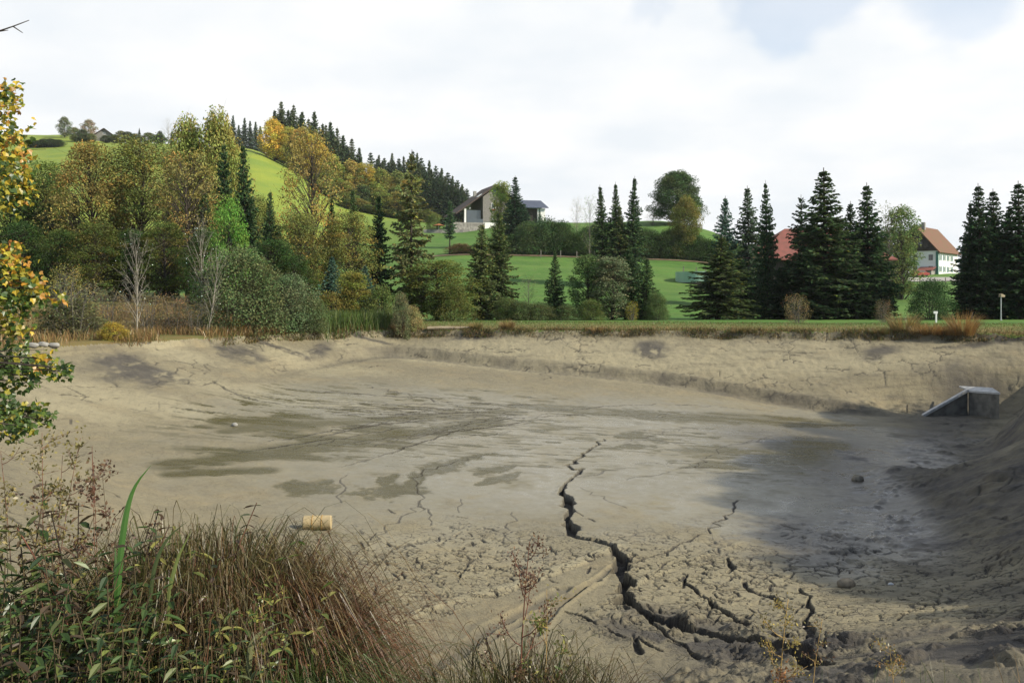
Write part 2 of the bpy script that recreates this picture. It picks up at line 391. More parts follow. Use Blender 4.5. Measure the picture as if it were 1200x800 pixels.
def jag(P, n=6, amp=0.12, seed=1):
    """subdivide a polyline with random jogs"""
    r = np.random.default_rng(seed); out = [P[0]]
    for a, b in zip(P[:-1], P[1:]):
        L = np.linalg.norm(b - a); k = max(1, int(min(n, L / 0.35)))
        nrm = np.array((-(b - a)[1], (b - a)[0])) / (L + 1e-9)
        for j in range(1, k + 1):
            t = j / k; p = a * (1 - t) + b * t
            out.append(p + (nrm * r.normal(0, amp * L ** 0.5) if j < k else 0))
    return np.array(out)

def build_ground():
    deg = math.radians
    th = np.concatenate([np.linspace(-180, -60, 30)[:-1], np.linspace(-60, -30.5, 60)[:-1], np.linspace(-30.5, 30.5, 1040), np.linspace(30.5, 60, 60)[1:], np.linspace(60, 180, 30)[1:-1]])
    th = th * math.pi / 180
    r = np.concatenate([np.geomspace(0.4, 4, 16)[:-1], np.geomspace(4, 14.5, 70)[:-1], np.geomspace(14.5, 72, 800)[:-1], np.geomspace(72, 90, 60)[:-1], np.geomspace(90, 600, 150)[:-1], np.geomspace(600, 3000, 24)])
    nt_, nr = len(th), len(r)
    X = (np.sin(th)[:, None] * r[None]).ravel(); Y = (np.cos(th)[:, None] * r[None]).ravel()
    z, d, b, h = base_z(X, Y, True)
    PX = np.where(Y > 1, 600 + F * X / np.maximum(Y, 1), -9999.); PY = np.where(Y > 1, HZ - F * z / np.maximum(Y, 1), -9999.)
    inside = d > 0.0
    I = np.nonzero(inside & (Y > 2) & (np.abs(X) < 40))[0]
    x, y, px, py, dd, hh = X[I], Y[I], PX[I], PY[I], d[I], h[I]
    dz = np.zeros(len(I)); crack = np.zeros(len(I)); pool = np.zeros(len(I)); dark = np.zeros(len(I)); crust_sheen = np.zeros(len(I)); wet = np.zeros(len(I))
    n1 = fbm(x / 1.7, y / 1.7, 21, 5); n2 = fbm(x / 0.35, y / 0.35, 31, 4); n4 = 0.6 * n2 + 0.3 * fbm(x / 0.12, y / 0.12, 35, 2)
    # bearing-independent zones, all in metres; outlines were read off the photograph
    def blob(cx, cy, rx, ry, soft=0.35, tilt=0.0, nz=0.5):
        gx, gy = hit(cx, cy)[:2]; sc = F / gy
        ex = rx / sc; ey = max(hit(cx, cy - ry)[1] - gy, 0.3)
        u, v = x - gx, y - gy; c, s = math.cos(tilt), math.sin(tilt); u, v = u * c + v * s, -u * s + v * c
        q = np.hypot(u / ex, v / ey) + nz * n1 + 0.25 * n2
        return sstep(1 + soft, 1 - soft, q)
    def band(P, w, soft=0.6, nz=0.6, wmul=None):
        Q = hits(P); Wd = np.full(len(Q), w) if wmul is None else w * np.array(wmul)
        q = line_dist(x, y, Q, Wd) + nz * n1 + 0.2 * n2
        return sstep(1 + soft, 1 - soft, q)
    flat = sstep(0.5, -0.3, hh)                       # 1 on the bed, 0 on the banks
    onbank = 1 - flat
    # wet smooth film in the middle of the bed, drying towards the near side
    film = np.maximum.reduce([blob(620, 540, 330, 55, 0.5), blob(800, 500, 260, 30, 0.5), blob(480, 480, 260, 30, 0.5), blob(880, 560, 150, 60, 0.5)]) * flat
    shade_wet = np.maximum.reduce([blob(960, 560, 130, 60, 0.4), blob(880, 600, 90, 25, 0.4), blob(1010, 520, 60, 40, 0.4)]) * flat
    wet = np.maximum(wet, np.minimum(1, 1.05 * film + 0.9 * shade_wet) * np.clip(0.86 + 0.35 * n1 + 0.2 * n2, 0, 1))
    # standing, olive water
    for a in ((320, 498, 62, 9), (350, 489, 30, 5), (300, 532, 95, 6), (400, 515, 90, 5, .3), (470, 505, 80, 4), (245, 553, 48, 4), 
              (840, 528, 36, 7), (850, 545, 30, 4), (960, 520, 34, 9), (915, 545, 26, 10), (770, 487, 120, 6), (900, 492, 110, 6), (700, 481, 90, 4)):
        pool = np.maximum(pool, blob(*a[:4], 0.3, 0.0, 0.6) * flat)
    pool = np.maximum(pool, band([(210, 545), (300, 533), (400, 520), (500, 507), (570, 494)], 0.9, 0.5, 0.5) * flat)
    pool = np.maximum(pool, 0.7 * band([(300, 500), (420, 492), (520, 487), (600, 483)], 0.7, 0.6, 0.7) * flat)
    # ripples in the soft mud, stretched along the drainage
    rip = fbm(x / 1.1 + 0.3 * y, y / 0.28, 51, 4); ripm = np.maximum.reduce([blob(520, 495, 300, 38, 0.5), blob(820, 525, 120, 30, 0.5), blob(330, 480, 150, 30, 0.5)]) * flat
    pool = np.maximum(pool, 0.9 * ripm * sstep(0.10, 0.26, rip))
    dz += 0.05 * rip * ripm
    pool = np.maximum(pool, 0.0)
    rip2 = fbm(x / 2.6 + 0.35 * y, y / 0.42, 57, 5)
    pool = np.minimum(1, 1.5 * pool) * (0.55 + 0.45 * sstep(-0.12, 0.12, rip2 + 0.3 * (pool - 0.6)))
    nj = fbm(x / .45, y / .6, 58, 4, .6)
    def puddle(P, w, soft=.35):
        q = line_dist(x, y, hits(P), np.array(w)) + 1.1 * nj + .5 * n1
        return sstep(1 + soft, 1 - soft, q)
    for P, w in (([(348, 578), (362, 571), (378, 565)], [.5, .85, .4]), ([(412, 578), (440, 577), (468, 573), (486, 578)], [.35, 1.0, .9, .3]), ([(448, 568), (456, 560), (463, 556)], [.3, .35, .15]), ([(480, 570), (490, 556), (512, 549), (535, 542), (558, 534), (580, 531)], [.3, .45, .7, .45, .4, .15]),
                 ([(556, 556), (578, 551), (602, 544)], [.12, .55, .15]), ([(560, 568), (578, 563), (608, 553)], [.12, .6, .15]), ([(728, 512), (745, 510), (760, 511)], [.3, .7, .3]), ([(722, 524), (740, 522), (762, 523)], [.3, .8, .3]), ([(800, 548), (830, 546), (870, 549)], [.2, .5, .2])):
        pool = np.maximum(pool, puddle(P, w) * flat)
    pool = np.maximum(pool, band([(208, 542), (250, 538), (300, 531), (360, 523), (420, 515), (490, 506), (560, 495)], 1.0, 0.5, 0.35, [.3, .8, 1, 1, .8, .5, .25]) * flat)
    pool = np.maximum(pool, band([(205, 555), (245, 553), (310, 551)], .55, 0.5, 0.35) * flat)
    pool = np.maximum(pool, .85 * band([(265, 505), (310, 500), (370, 497), (430, 494)], 1.1, 0.5, 0.5, [.4, 1, .8, .3]) * flat)
    darkpuddle = blob(935, 532, 40, 15, 0.7, -0.5); pool = np.maximum(pool, darkpuddle); dark = np.maximum(dark, 0.2 * darkpuddle)
    # dark wet seeps, black mud, and shade painted into the right bank
    for a in ((148, 437, 46, 14), (130, 425, 34, 12), (286, 412, 24, 14), (376, 407, 9, 12), (300, 396, 60, 4), (420, 394, 60, 4), (560, 392, 30, 6), (760, 407, 16, 7), (1030, 412, 26, 5), (1170, 400, 60, 8)):
        dark = np.maximum(dark, 0.9 * blob(*a, 0.6, 0, 1.3) * sstep(-.45, -.02, fbm(x / .5, y / .9, 143, 4) + .15))
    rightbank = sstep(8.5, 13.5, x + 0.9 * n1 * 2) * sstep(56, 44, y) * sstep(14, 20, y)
    dark = np.maximum(dark, rightbank * np.clip(0.70 + 0.6 * n1 + 0.3 * n2 + 0.35 * sstep(9, 12, dd), 0, 1))  # right bank darkened past its mud tone, painting the shade on it
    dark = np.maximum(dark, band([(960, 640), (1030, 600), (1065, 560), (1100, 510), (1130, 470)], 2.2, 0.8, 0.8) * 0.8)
    # scarp foot of the far bank
    foot = sstep(0.80, 0.5, hh) * sstep(0.03, 0.2, hh) * sstep(46, 54, y) * sstep(-16, -8, x)
    dark = np.maximum(dark, 0.72 * foot * (0.7 + 0.6 * n1))
    # pale dry crust, then pale sheen painted on the wet right floor
    for a in ((330, 480 - 12, 110, 10), (150, 470, 110, 14), (90, 478, 80, 10), (560, 412, 240, 14), (760, 420, 260, 14), (950, 428, 180, 14), (340, 420, 90, 14), (210, 415, 60, 12)):
        crust_sheen = np.maximum(crust_sheen, 0.8 * blob(*a, 0.6, 0, 0.6))
    crust_sheen = np.maximum(crust_sheen, .9 * np.maximum(blob(1045, 520, 60, 34, .6), blob(1000, 590, 60, 20, .6)) * sstep(.05, .30, fbm(x / .55 + y * .4, y / .16, 147, 4)))  # pale streaks stand in for the sheen of wet mud here
    # near, drying ground with a net of short cracks
    dry = np.maximum.reduce([blob(560, 660, 170, 40, 0.6), blob(880, 690, 190, 60, 0.6), blob(430, 700, 110, 50, 0.6), blob(760, 660, 120, 30, 0.6), blob(1100, 690, 140, 80, 0.5), blob(330, 650, 80, 30, 0.6)])
    slab = np.zeros(len(I))
    poly = hits([(430, 745), (600, 692), (715, 648), (728, 672), (735, 690), (640, 735), (560, 780), (430, 800)])
    ins = np.zeros(len(I), bool)
    for i in range(len(poly)):
        (ax, ay), (bx, by) = poly[i], poly[(i + 1) % len(poly)]
        if ay != by: ins ^= ((ay > y) != (by > y)) & (x < (bx - ax) * (y - ay) / (by - ay) + ax)
    slab = ins.astype(float); dry = dry * (1 - slab)
    wx = x + 0.12 * fbm(x / 0.5, y / 0.5, 61, 3); wy = y + 0.12 * fbm(x / 0.5, y / 0.5, 71, 3)
    e1, id1 = voro(wx / 0.55, wy / 0.62, 5)
    open1 = sstep(0.06, 0.28, fbm(x / 0.42, y / 0.42, 81, 3))
    cr1 = sstep(0.085, 0.035, e1) * dry * open1
    e2, id2 = voro(wx / 0.24, wy / 0.24, 9)
    cr2 = sstep(0.11, 0.05, e2) * dry * sstep(0.08, 0.3, fbm(x / 0.3, y / 0.3, 91, 3)) * 0.9
    # wide dry plates on the right bank and the far bank
    e3, id3 = voro(wx / 1.0 + 0.3 * n1, wy / 1.0, 13)
    rbm = sstep(9, 14, x) * sstep(50, 44, y)
    bankcr = sstep(0.055, 0.02, e3) * sstep(0.15 - .2 * rbm, 0.4 - .2 * rbm, fbm(x / 1.6, y / 1.6, 95, 3)) * onbank
    cr = np.maximum.reduce([cr1, cr2, 0.8 * bankcr]); crack = np.maximum(crack, cr)
    dz -= 0.07 * np.maximum(cr1, 0.7 * cr2) + 0.035 * bankcr
    dz += dry * 0.03 * (id1 - 0.5)
    crust_sheen = np.maximum(crust_sheen, 0.35 * dry * (0.5 + id1))
    # the great crack and its branches
    def cleft(P, w, depth, seed=1, amp=0.10, rough=0.6, darken=1.0):
        nonlocal dz, crack, dark
        Q = hits(P); wv = 0.72 * np.interp(np.linspace(0, 1, len(Q)), np.linspace(0, 1, len(w)), w)
        J = jag(Q, 9, amp * 1.25, seed); t = np.linspace(0, 1, len(J)); wj = np.interp(t, np.linspace(0, 1, len(wv)), wv)
        wj = wj * np.random.default_rng(seed + 5).uniform(0.55, 1.45, len(wj))
        q = line_dist(x, y, J, np.maximum(wj, 0.02))
        if not (q < 90).any(): return
        k = np.nonzero(q < 90)[0]; q = q[k] + rough * n4[k]
        prof = sstep(1.08, 0.82, q)
        wloc = np.minimum(1, 0.35 + max(w) * 2)
        dz[k] += -0.62 * depth * prof * wloc + 0.035 * wloc * sstep(3.2, 1.3, q) * (1 - prof) * (0.5 + n2[k])
        crack[k] = np.maximum(crack[k], sstep(1.35, 0.85, q) * darken)  # dark mask reaches over the walls to paint the cleft's inner shade
    cleft([(707, 514), (700, 522), (690, 528), (684, 534), (673, 540), (664, 545), (672, 551), (683, 549), (678, 555), (668, 563), (660, 572)], [.04, .10, .12, .10, .12], 0.25, 3, 0.05)
    cleft([(660, 572), (658, 580), (668, 590), (670, 600), (664, 608), (672, 618), (668, 628), (682, 632), (700, 634), (715, 640), (724, 650), (729, 660), (724, 672)], [.12, .2, .2, .18, .22], 0.6, 4, 0.06)
    cleft([(724, 672), (736, 680), (726, 692), (732, 704), (745, 712), (762, 720), (790, 728), (820, 738), (860, 748), (905, 762), (960, 778)], [.24, .26, .26, .22, .24, .26], 0.7, 6, 0.08)
    cleft([(745, 712), (775, 735), (800, 752), (830, 772)], [.10, .09, .05], 0.3, 7, 0.08)
    cleft([(803, 677), (815, 690), (832, 703), (850, 716), (872, 728), (900, 742), (930, 752)], [.03, .09, .10, .09], 0.36, 8, 0.07)
    cleft([(872, 683), (882, 694), (905, 700), (925, 714)], [.07, .10, .06], 0.26, 9, 0.08)
    cleft([(937, 690), (950, 700), (952, 714), (943, 728), (948, 745), (965, 760)], [.05, .08, .09, .09], 0.32, 10, 0.07)
    cleft([(852, 655), (858, 664), (853, 672)], [.06, .14, .06], 0.25, 12, 0.06)
    cleft([(662, 716), (690, 728), (715, 738), (748, 752), (775, 762)], [.04, .09, .08, .06], 0.26, 14, 0.06)
    cleft([(745, 745), (750, 765)], [.06, .1], 0.3, 16, 0.06)
    cleft([(735, 668), (755, 654), (790, 640), (830, 622), (860, 600), (865, 586)], [.05, .05, .06, .07, .05], 0.12, 17, 0.05)
    rg = np.random.default_rng(55)
    for s in range(60):
        cx, cy = rg.uniform(720, 1010), rg.uniform(655, 775); a = rg.choice([.5, -.6, .15]) + rg.normal(0, .25); ln = rg.uniform(8, 26)
        P = [(cx + ln * t * math.cos(a), cy + ln * t * math.sin(a) * .6 + rg.normal(0, 1)) for t in np.linspace(-.5, .5, 4)]
        cleft(P, [.015, .06, .02], 0.16, 400 + s, 0.08, 0.5, 1.0)
    for s in range(40):
        cx, cy = rg.uniform(380, 700), rg.uniform(600, 690); a = rg.normal(.2, .7); ln = rg.uniform(5, 16)
        P = [(cx + ln * t * math.cos(a), cy + ln * t * math.sin(a) * .6 + rg.normal(0, .7)) for t in np.linspace(-.5, .5, 3)]
        cleft(P, [.015, .045, .015], 0.14, 480 + s, 0.08, 0.5, 1.0)
    # finer cracks out on the wet film
    for s, (P, wd) in enumerate([([(492, 600), (494, 580), (490, 566), (495, 552), (520, 545), (548, 536), (580, 530)], .05), ([(492, 586), (502, 600), (505, 615)], .04), ([(400, 590), (404, 575), (398, 565), (407, 556)], .045),
                     ([(432, 640), (450, 620), (470, 605), (492, 590)], .05), ([(538, 600), (540, 585)], .03), ([(600, 600), (590, 625), (595, 640)], .03), ([(836, 545), (815, 548), (828, 535), (850, 523)], .05),
                     ([(430, 452), (480, 463), (530, 474), (560, 483)], .07), ([(270, 462), (330, 474), (400, 480), (470, 482), (540, 484)], .09), ([(540, 484), (640, 482), (700, 477), (780, 474), (860, 478), (950, 487)], .08),
                     ([(560, 492), (650, 486), (720, 486), (800, 488)], .05), ([(430, 470), (480, 476), (540, 480)], .06), ([(250, 447), (268, 458), (300, 470)], .12), ([(640, 430), (637, 445)], .1),
                     ([(480, 505), (540, 500), (610, 510), (670, 512)], .035), ([(455, 520), (520, 514), (600, 505)], .03), ([(200, 478), (280, 486)], .04), ([(680, 572), (720, 590), (735, 596)], .03)]):
        cleft(P, [wd * .6, wd, wd * .5], 0.05 + 0.4 * wd, 100 + s, 0.07, 0.5, 0.75)
    # drainage lines that fan out to the left and gather towards the outlet
    rg = np.random.default_rng(77)
    for s in range(34):
        u = s / 33; x0 = rg.uniform(230, 470); y0 = 452 + 98 * u ** 1.1 + rg.normal(0, 2); x1 = rg.uniform(560, 760); y1 = 474 + 16 * u + rg.normal(0, 1.5)
        t0 = rg.uniform(0, .35); t1 = t0 + rg.uniform(.25, .6)
        P = [(x0 + (x1 - x0) * t, y0 + (y1 - y0) * (1 - (1 - t) ** 1.7) + 1.2 * math.sin(t * 9 + s)) for t in np.linspace(t0, min(1, t1), 7)]
        wd = rg.uniform(.06, .13)
        cleft(P, [wd * .5, wd, wd * .6], 0.06, 200 + s, 0.05, 0.6, rg.uniform(.45, .9))
    for s in range(14):
        cx, cy = rg.uniform(700, 900), rg.uniform(485, 560); ln = rg.uniform(30, 90); k = rg.uniform(-0.25, 0.05)
        P = [(cx + ln * t, cy + k * ln * t + 1.5 * math.sin(t * 5 + s)) for t in np.linspace(-.5, .5, 5)]
        cleft(P, [.03, .08, .03], 0.05, 260 + s, 0.08, 0.6, 0.55)
    # rills and scratches on the banks
    for s in range(46):
        if s % 2: cx, cy = rg.uniform(420, 1120), rg.uniform(396, 440)
        else: cx, cy = rg.uniform(1060, 1195), rg.uniform(480, 760)
        ln = rg.uniform(8, 30); a = rg.uniform(-0.4, 0.4) + (math.pi * rg.choice([-.25, .25]) if s % 2 == 0 else 0)
        P = [(cx + ln * t * math.cos(a), cy + ln * t * math.sin(a) * .35 + rg.normal(0, .8)) for t in np.linspace(-.5, .5, 4)]
        cleft(P, [.03, .09, .03], 0.08, 300 + s, 0.1, 0.6, 0.8)
    # old wheel ruts and the lifted edge of the smooth slab
    for s, P in enumerate([[(742, 650), (712, 668), (690, 684), (660, 705), (640, 725), (628, 745)], [(700, 680), (664, 697), (640, 712), (612, 728), (570, 752)], [(660, 690), (620, 712), (575, 735), (555, 752), (510, 778), (470, 800)], [(690, 684), (650, 710), (630, 722)]]):
        Q = hits(P); q = line_dist(x, y, jag(Q, 6, 0.012, 50 + s), np.full(200, 0.10 if s != 2 else 0.2)) + 0.4 * n2
        pr = sstep(1.2, 0.4, q); dz -= 0.055 * pr; dz += 0.025 * sstep(2.4, 1.4, q) * sstep(0.9, 1.4, q); dark = np.maximum(dark, 0.45 * pr)
    Q = hits([(455, 728), (520, 708), (600, 686), (660, 665), (722, 640)]); q = line_dist(x, y, Q, np.full(9, 0.20)) + 0.35 * n2
    led = sstep(1.3, 0.5, q) * (0.5 + 0.6 * vnoise(x / 1.5, y / 1.5, 7)); dz += 0.05 * led; crust_sheen = np.maximum(crust_sheen, led)
    Q = hits([(735, 690), (760, 676), (800, 660), (840, 645), (870, 636)]); q = line_dist(x, y, Q, np.full(9, 0.14)) + 0.35 * n2
    led = sstep(1.3, 0.5, q) * (0.5 + 0.6 * vnoise(x / 1.5, y / 1.5, 7)); dz += 0.04 * led; crust_sheen = np.maximum(crust_sheen, 0.8 * led)
    dz -= 0.02 * slab * (1 - led)
    # rough slumped foot of the near bank and lumps along the right toe
    nearb = np.maximum(sstep(18.8, 16.6, y) * sstep(0.5, 4, x), band([(780, 735), (880, 760), (960, 760), (1060, 780)], 1.3, 0.8, 0.5))
    lump = np.maximum(0, fbm(x / 0.8, y / 0.8, 111, 5, 0.6)); dz += nearb * (0.38 * lump - 0.05); dark = np.maximum(dark, nearb * (0.45 + 0.55 * sstep(0.25, -0.1, fbm(x / 0.7, y / 0.7, 117, 3))))
    rl = rightbank * onbank; dz += rl * (0.55 * np.maximum(0, fbm(x / 2.6, y / 2.6, 127, 4)) + 0.24 * np.maximum(0, fbm(x / 1.2, y / 1.2, 121, 5, 0.6)) + 0.06 * np.abs(fbm(x / 0.5, y / 0.5, 122, 3)))
    toe = band([(1000, 655), (1062, 590), (1100, 540), (1140, 490), (1180, 440)], 1.6, 0.9, 0.5) ; dz += toe * 0.22 * np.maximum(0, fbm(x / 0.6, y / 0.6, 131, 4, 0.6))
    dz += foot * 0.09 * fbm(x / 0.7, y / 0.7, 141, 4, 0.6)
    # terracettes and general roughness
    ter_ = onbank * sstep(44, 54, y); dz += ter_ * (0.012 * np.sin(z[I] * 16 + 5 * n1) + 0.03 * n1 + 0.02 * n2)
    dz += flat * (1 - film) * 0.022 * n2 + flat * 0.015 * n1 + onbank * 0.03 * n2
    level = pool * flat * (1 - crack); dz = dz * (1 - 0.7 * level) - 0.02 * level
    z2 = z.copy(); z2[I] += dz
    # --- meadow relief and attributes
    mud = np.zeros((len(X), 4), np.float32); mud[:, 3] = 1
    mud[I, 0] = np.clip(pool, 0, 1); mud[I, 1] = np.clip(dark, 0, 1); mud[I, 2] = np.clip(crust_sheen, 0, 1)
    aux = np.zeros((len(X), 4), np.float32); aux[:, 3] = 1
    aux[I, 0] = np.clip(crack, 0, 1); aux[I, 1] = np.clip(np.maximum(wet, pool), 0, 1); aux[I, 2] = np.clip(dry, 0, 1)
    # meadow: R = autumn-dry, G = yellow-green upland pasture with sunlight put into its colour, B = bare earth
    dryg = np.maximum(sstep(12, 2, -d) * sstep(-0.1, 0.1, -d), sstep(-14, -22, X) * sstep(110, 85, Y) * sstep(30, 45, Y))
    hill = sstep(180, 260, np.hypot(X, Y)) * sstep(-10, -60, X)
    gr = np.zeros((len(X), 4), np.float32); gr[:, 3] = 1
    gr[:, 0] = np.clip(dryg, 0, 1); gr[:, 1] = hill
    V = np.stack([X, Y, z2], 1)
    i = np.arange(nt_)[:, None]; j = np.arange(nr - 1)[None]
    a = (i * nr + j); bq = ((i + 1) % nt_) * nr + j
    Q = np.stack([a, bq, bq + 1, a + 1], -1).reshape(-1, 4)
    # close the hole at the centre
    cen = len(V); V = np.concatenate([V, [[0, 0, float(z2[np.arange(nt_) * nr].mean())]]])
    tri = np.stack([np.full(nt_, cen), ((np.arange(nt_) + 1) % nt_) * nr, np.arange(nt_) * nr], 1)
    mud = np.concatenate([mud, [[0, 0, 0, 1]]]); aux = np.concatenate([aux, [[0, 0, 0, 1]]]); gr = np.concatenate([gr, [[1, 0, 0, 1]]])
    inq = inside[Q].all(1)
    def sub(name, Fs, mat, **at):
        used = np.zeros(len(V), bool)
        for f in Fs: used[f.ravel()] = True
        mp = np.cumsum(used) - 1
        o = obj(name, mesh_data(name, V[used], [mp[f] for f in Fs if len(f)], mat, smooth=True, attrs={k: A[used] for k, A in at.items()}))
        o['kind'] = 'structure'; return o
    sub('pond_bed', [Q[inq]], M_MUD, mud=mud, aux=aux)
    sub('meadow_ground', [Q[~inq], tri], M_MEADOW, grass=gr)

def mk_mud():
    m, t = mat_new('pond_mud'); L = t.links.new
    o = N(t, 'ShaderNodeOutputMaterial'); p = N(t, 'ShaderNodeBsdfPrincipled'); L(p.outputs[0], o.inputs[0])
    ge = N(t, 'ShaderNodeNewGeometry'); pos = ge.outputs['Position']
    def noise(scale, detail=5, rough=0.55, stretch=None):
        v = pos
        if stretch: mp = N(t, 'ShaderNodeMapping'); mp.inputs['Scale'].default_value = stretch; L(v, mp.inputs[0]); v = mp.outputs[0]
        n = N(t, 'ShaderNodeTexNoise'); n.inputs['Scale'].default_value = scale; n.inputs['Detail'].default_value = detail; n.inputs['Roughness'].default_value = rough
        L(v, n.inputs['Vector']); return n.outputs[0]
    def mr(v, a, b, c=0., d=1.):
        n = N(t, 'ShaderNodeMapRange'); n.inputs[1].default_value = a; n.inputs[2].default_value = b; n.inputs[3].default_value = c; n.inputs[4].default_value = d; L(v, n.inputs[0]); return n.outputs[0]
    def mix(f, c1, c2, bt='MIX'):
        n = N(t, 'ShaderNodeMix', data_type='RGBA', blend_type=bt); L(f, n.inputs[0]) if hasattr(f, 'is_linked') else setattr(n.inputs[0], 'default_value', f)
        for k, c in ((6, c1), (7, c2)):
            if isinstance(c, tuple): n.inputs[k].default_value = (*c, 1)
            else: L(c, n.inputs[k])
        return n.outputs[2]
    def mth(op, a, b=None):
        n = N(t, 'ShaderNodeMath', operation=op)
        for k, v in ((0, a), (1, b)):
            if v is None: continue
            if isinstance(v, (int, float)): n.inputs[k].default_value = v
            else: L(v, n.inputs[k])
        return n.outputs[0]
    A = N(t, 'ShaderNodeVertexColor', layer_name='mud'); B = N(t, 'ShaderNodeVertexColor', layer_name='aux')
    sa = N(t, 'ShaderNodeSeparateColor'); L(A.outputs[0], sa.inputs[0]); sb = N(t, 'ShaderNodeSeparateColor'); L(B.outputs[0], sb.inputs[0])
    pool, dark, crust_sheen = sa.outputs; crack, wet, dry = sb.outputs
    c = mix(mr(noise(0.22, 4), 0.35, 0.65), (0.205, 0.176, 0.106), (0.162, 0.140, 0.086))
    c = mix(mr(noise(1.6, 8, 0.65), 0.42, 0.75, 0, 0.55), c, (0.12, 0.10, 0.066))
    c = mix(mr(noise(0.5, 5, 0.6), 0.52, 0.7, 0, 0.45), c, (0.235, 0.185, 0.10))
    c = mix(mr(noise(9, 6, 0.7), 0.5, 0.78, 0, 0.45), c, (0.09, 0.075, 0.05))
    c = mix(mth('MULTIPLY', crust_sheen, 0.75), c, (0.285, 0.25, 0.155))
    c = mix(mth('MULTIPLY', wet, 0.62), c, (0.180, 0.168, 0.122))
    c = mix(dark, c, mix(mr(noise(1.2, 8, 0.7), 0.4, 0.6), (0.032, 0.028, 0.025), (0.066, 0.058, 0.047)))  # dark mud tones, lowered to hold the right bank's painted shade too
    c = mix(mth('MULTIPLY', pool, 0.9), c, mix(mr(noise(0.9, 5, .6, (1, 3, 1)), 0.35, 0.65), (0.048, 0.040, 0.010), (0.070, 0.058, 0.017)))
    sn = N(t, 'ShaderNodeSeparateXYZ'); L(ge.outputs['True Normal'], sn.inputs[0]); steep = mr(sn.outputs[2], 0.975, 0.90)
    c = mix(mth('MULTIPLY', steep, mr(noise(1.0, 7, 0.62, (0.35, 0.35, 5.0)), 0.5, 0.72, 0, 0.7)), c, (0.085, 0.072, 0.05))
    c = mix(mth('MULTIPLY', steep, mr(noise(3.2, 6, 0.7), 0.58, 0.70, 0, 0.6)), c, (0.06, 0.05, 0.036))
    # specks: twigs, shells and crumbs
    c = mix(mr(noise(22, 3, 0.7), 0.64, 0.72, 0, 0.65), c, (0.05, 0.042, 0.03))
    wr = N(t, 'ShaderNodeTexNoise'); wr.inputs['Scale'].default_value = 2.2; wr.inputs['Detail'].default_value = 4; L(pos, wr.inputs['Vector'])
    wa = N(t, 'ShaderNodeVectorMath', operation='MULTIPLY_ADD'); L(wr.outputs[1], wa.inputs[0]); wa.inputs[1].default_value = (.5, .5, 0); L(pos, wa.inputs[2])
    def hair(scale, th, gate_scale, g0, g1):
        vo = N(t, 'ShaderNodeTexVoronoi', feature='DISTANCE_TO_EDGE', voronoi_dimensions='2D'); vo.inputs['Scale'].default_value = scale; L(wa.outputs[0], vo.inputs['Vector'])
        return mth('MULTIPLY', mr(vo.outputs['Distance'], th, th * .45), mr(noise(gate_scale, 3, .6), g0, g1))
    open_ = mth('MAXIMUM', mr(dry, 0, .5, .22, 1), 0.0)
    hc = mth('MAXIMUM', hair(2.6, .055, 1.7, .50, .56), hair(5.5, .07, 2.6, .52, .58))
    hc = mth('MULTIPLY', mth('MULTIPLY', hc, open_), mth('SUBTRACT', 1.0, pool))
    c = mix(mth('MULTIPLY', hc, .85), c, (0.045, 0.038, 0.028))
    c = mix(crack, c, (0.032, 0.027, 0.02))  # near-black cracks: wet mud plus painted shade of the recess
    L(c, p.inputs['Base Color'])
    rg = mth('SUBTRACT', 0.9, mth('MULTIPLY', wet, mr(noise(3.0, 6, 0.6), 0.3, 0.7, 0.52, 0.74)))
    L(mth('MAXIMUM', rg, mth('MULTIPLY', crack, 0.9)), p.inputs['Roughness'])
    L(mth('SUBTRACT', 0.5, mth('MULTIPLY', pool, 0.36)), p.inputs['Specular IOR Level'])
    hgt = mth('ADD', mth('MULTIPLY', noise(5, 8, 0.65), 1.0), mth('SUBTRACT', mth('MULTIPLY', noise(28, 5, 0.7), 0.35), mth('MULTIPLY', hc, .8)))
    bp = N(t, 'ShaderNodeBump'); bp.inputs['Distance'].default_value = 0.06
    L(hgt, bp.inputs['Height']); L(mth('MAXIMUM', 0.03, mth('SUBTRACT', 0.85, mth('MULTIPLY', wet, 0.95))), bp.inputs['Strength']); L(bp.outputs[0], p.inputs['Normal'])
    return m
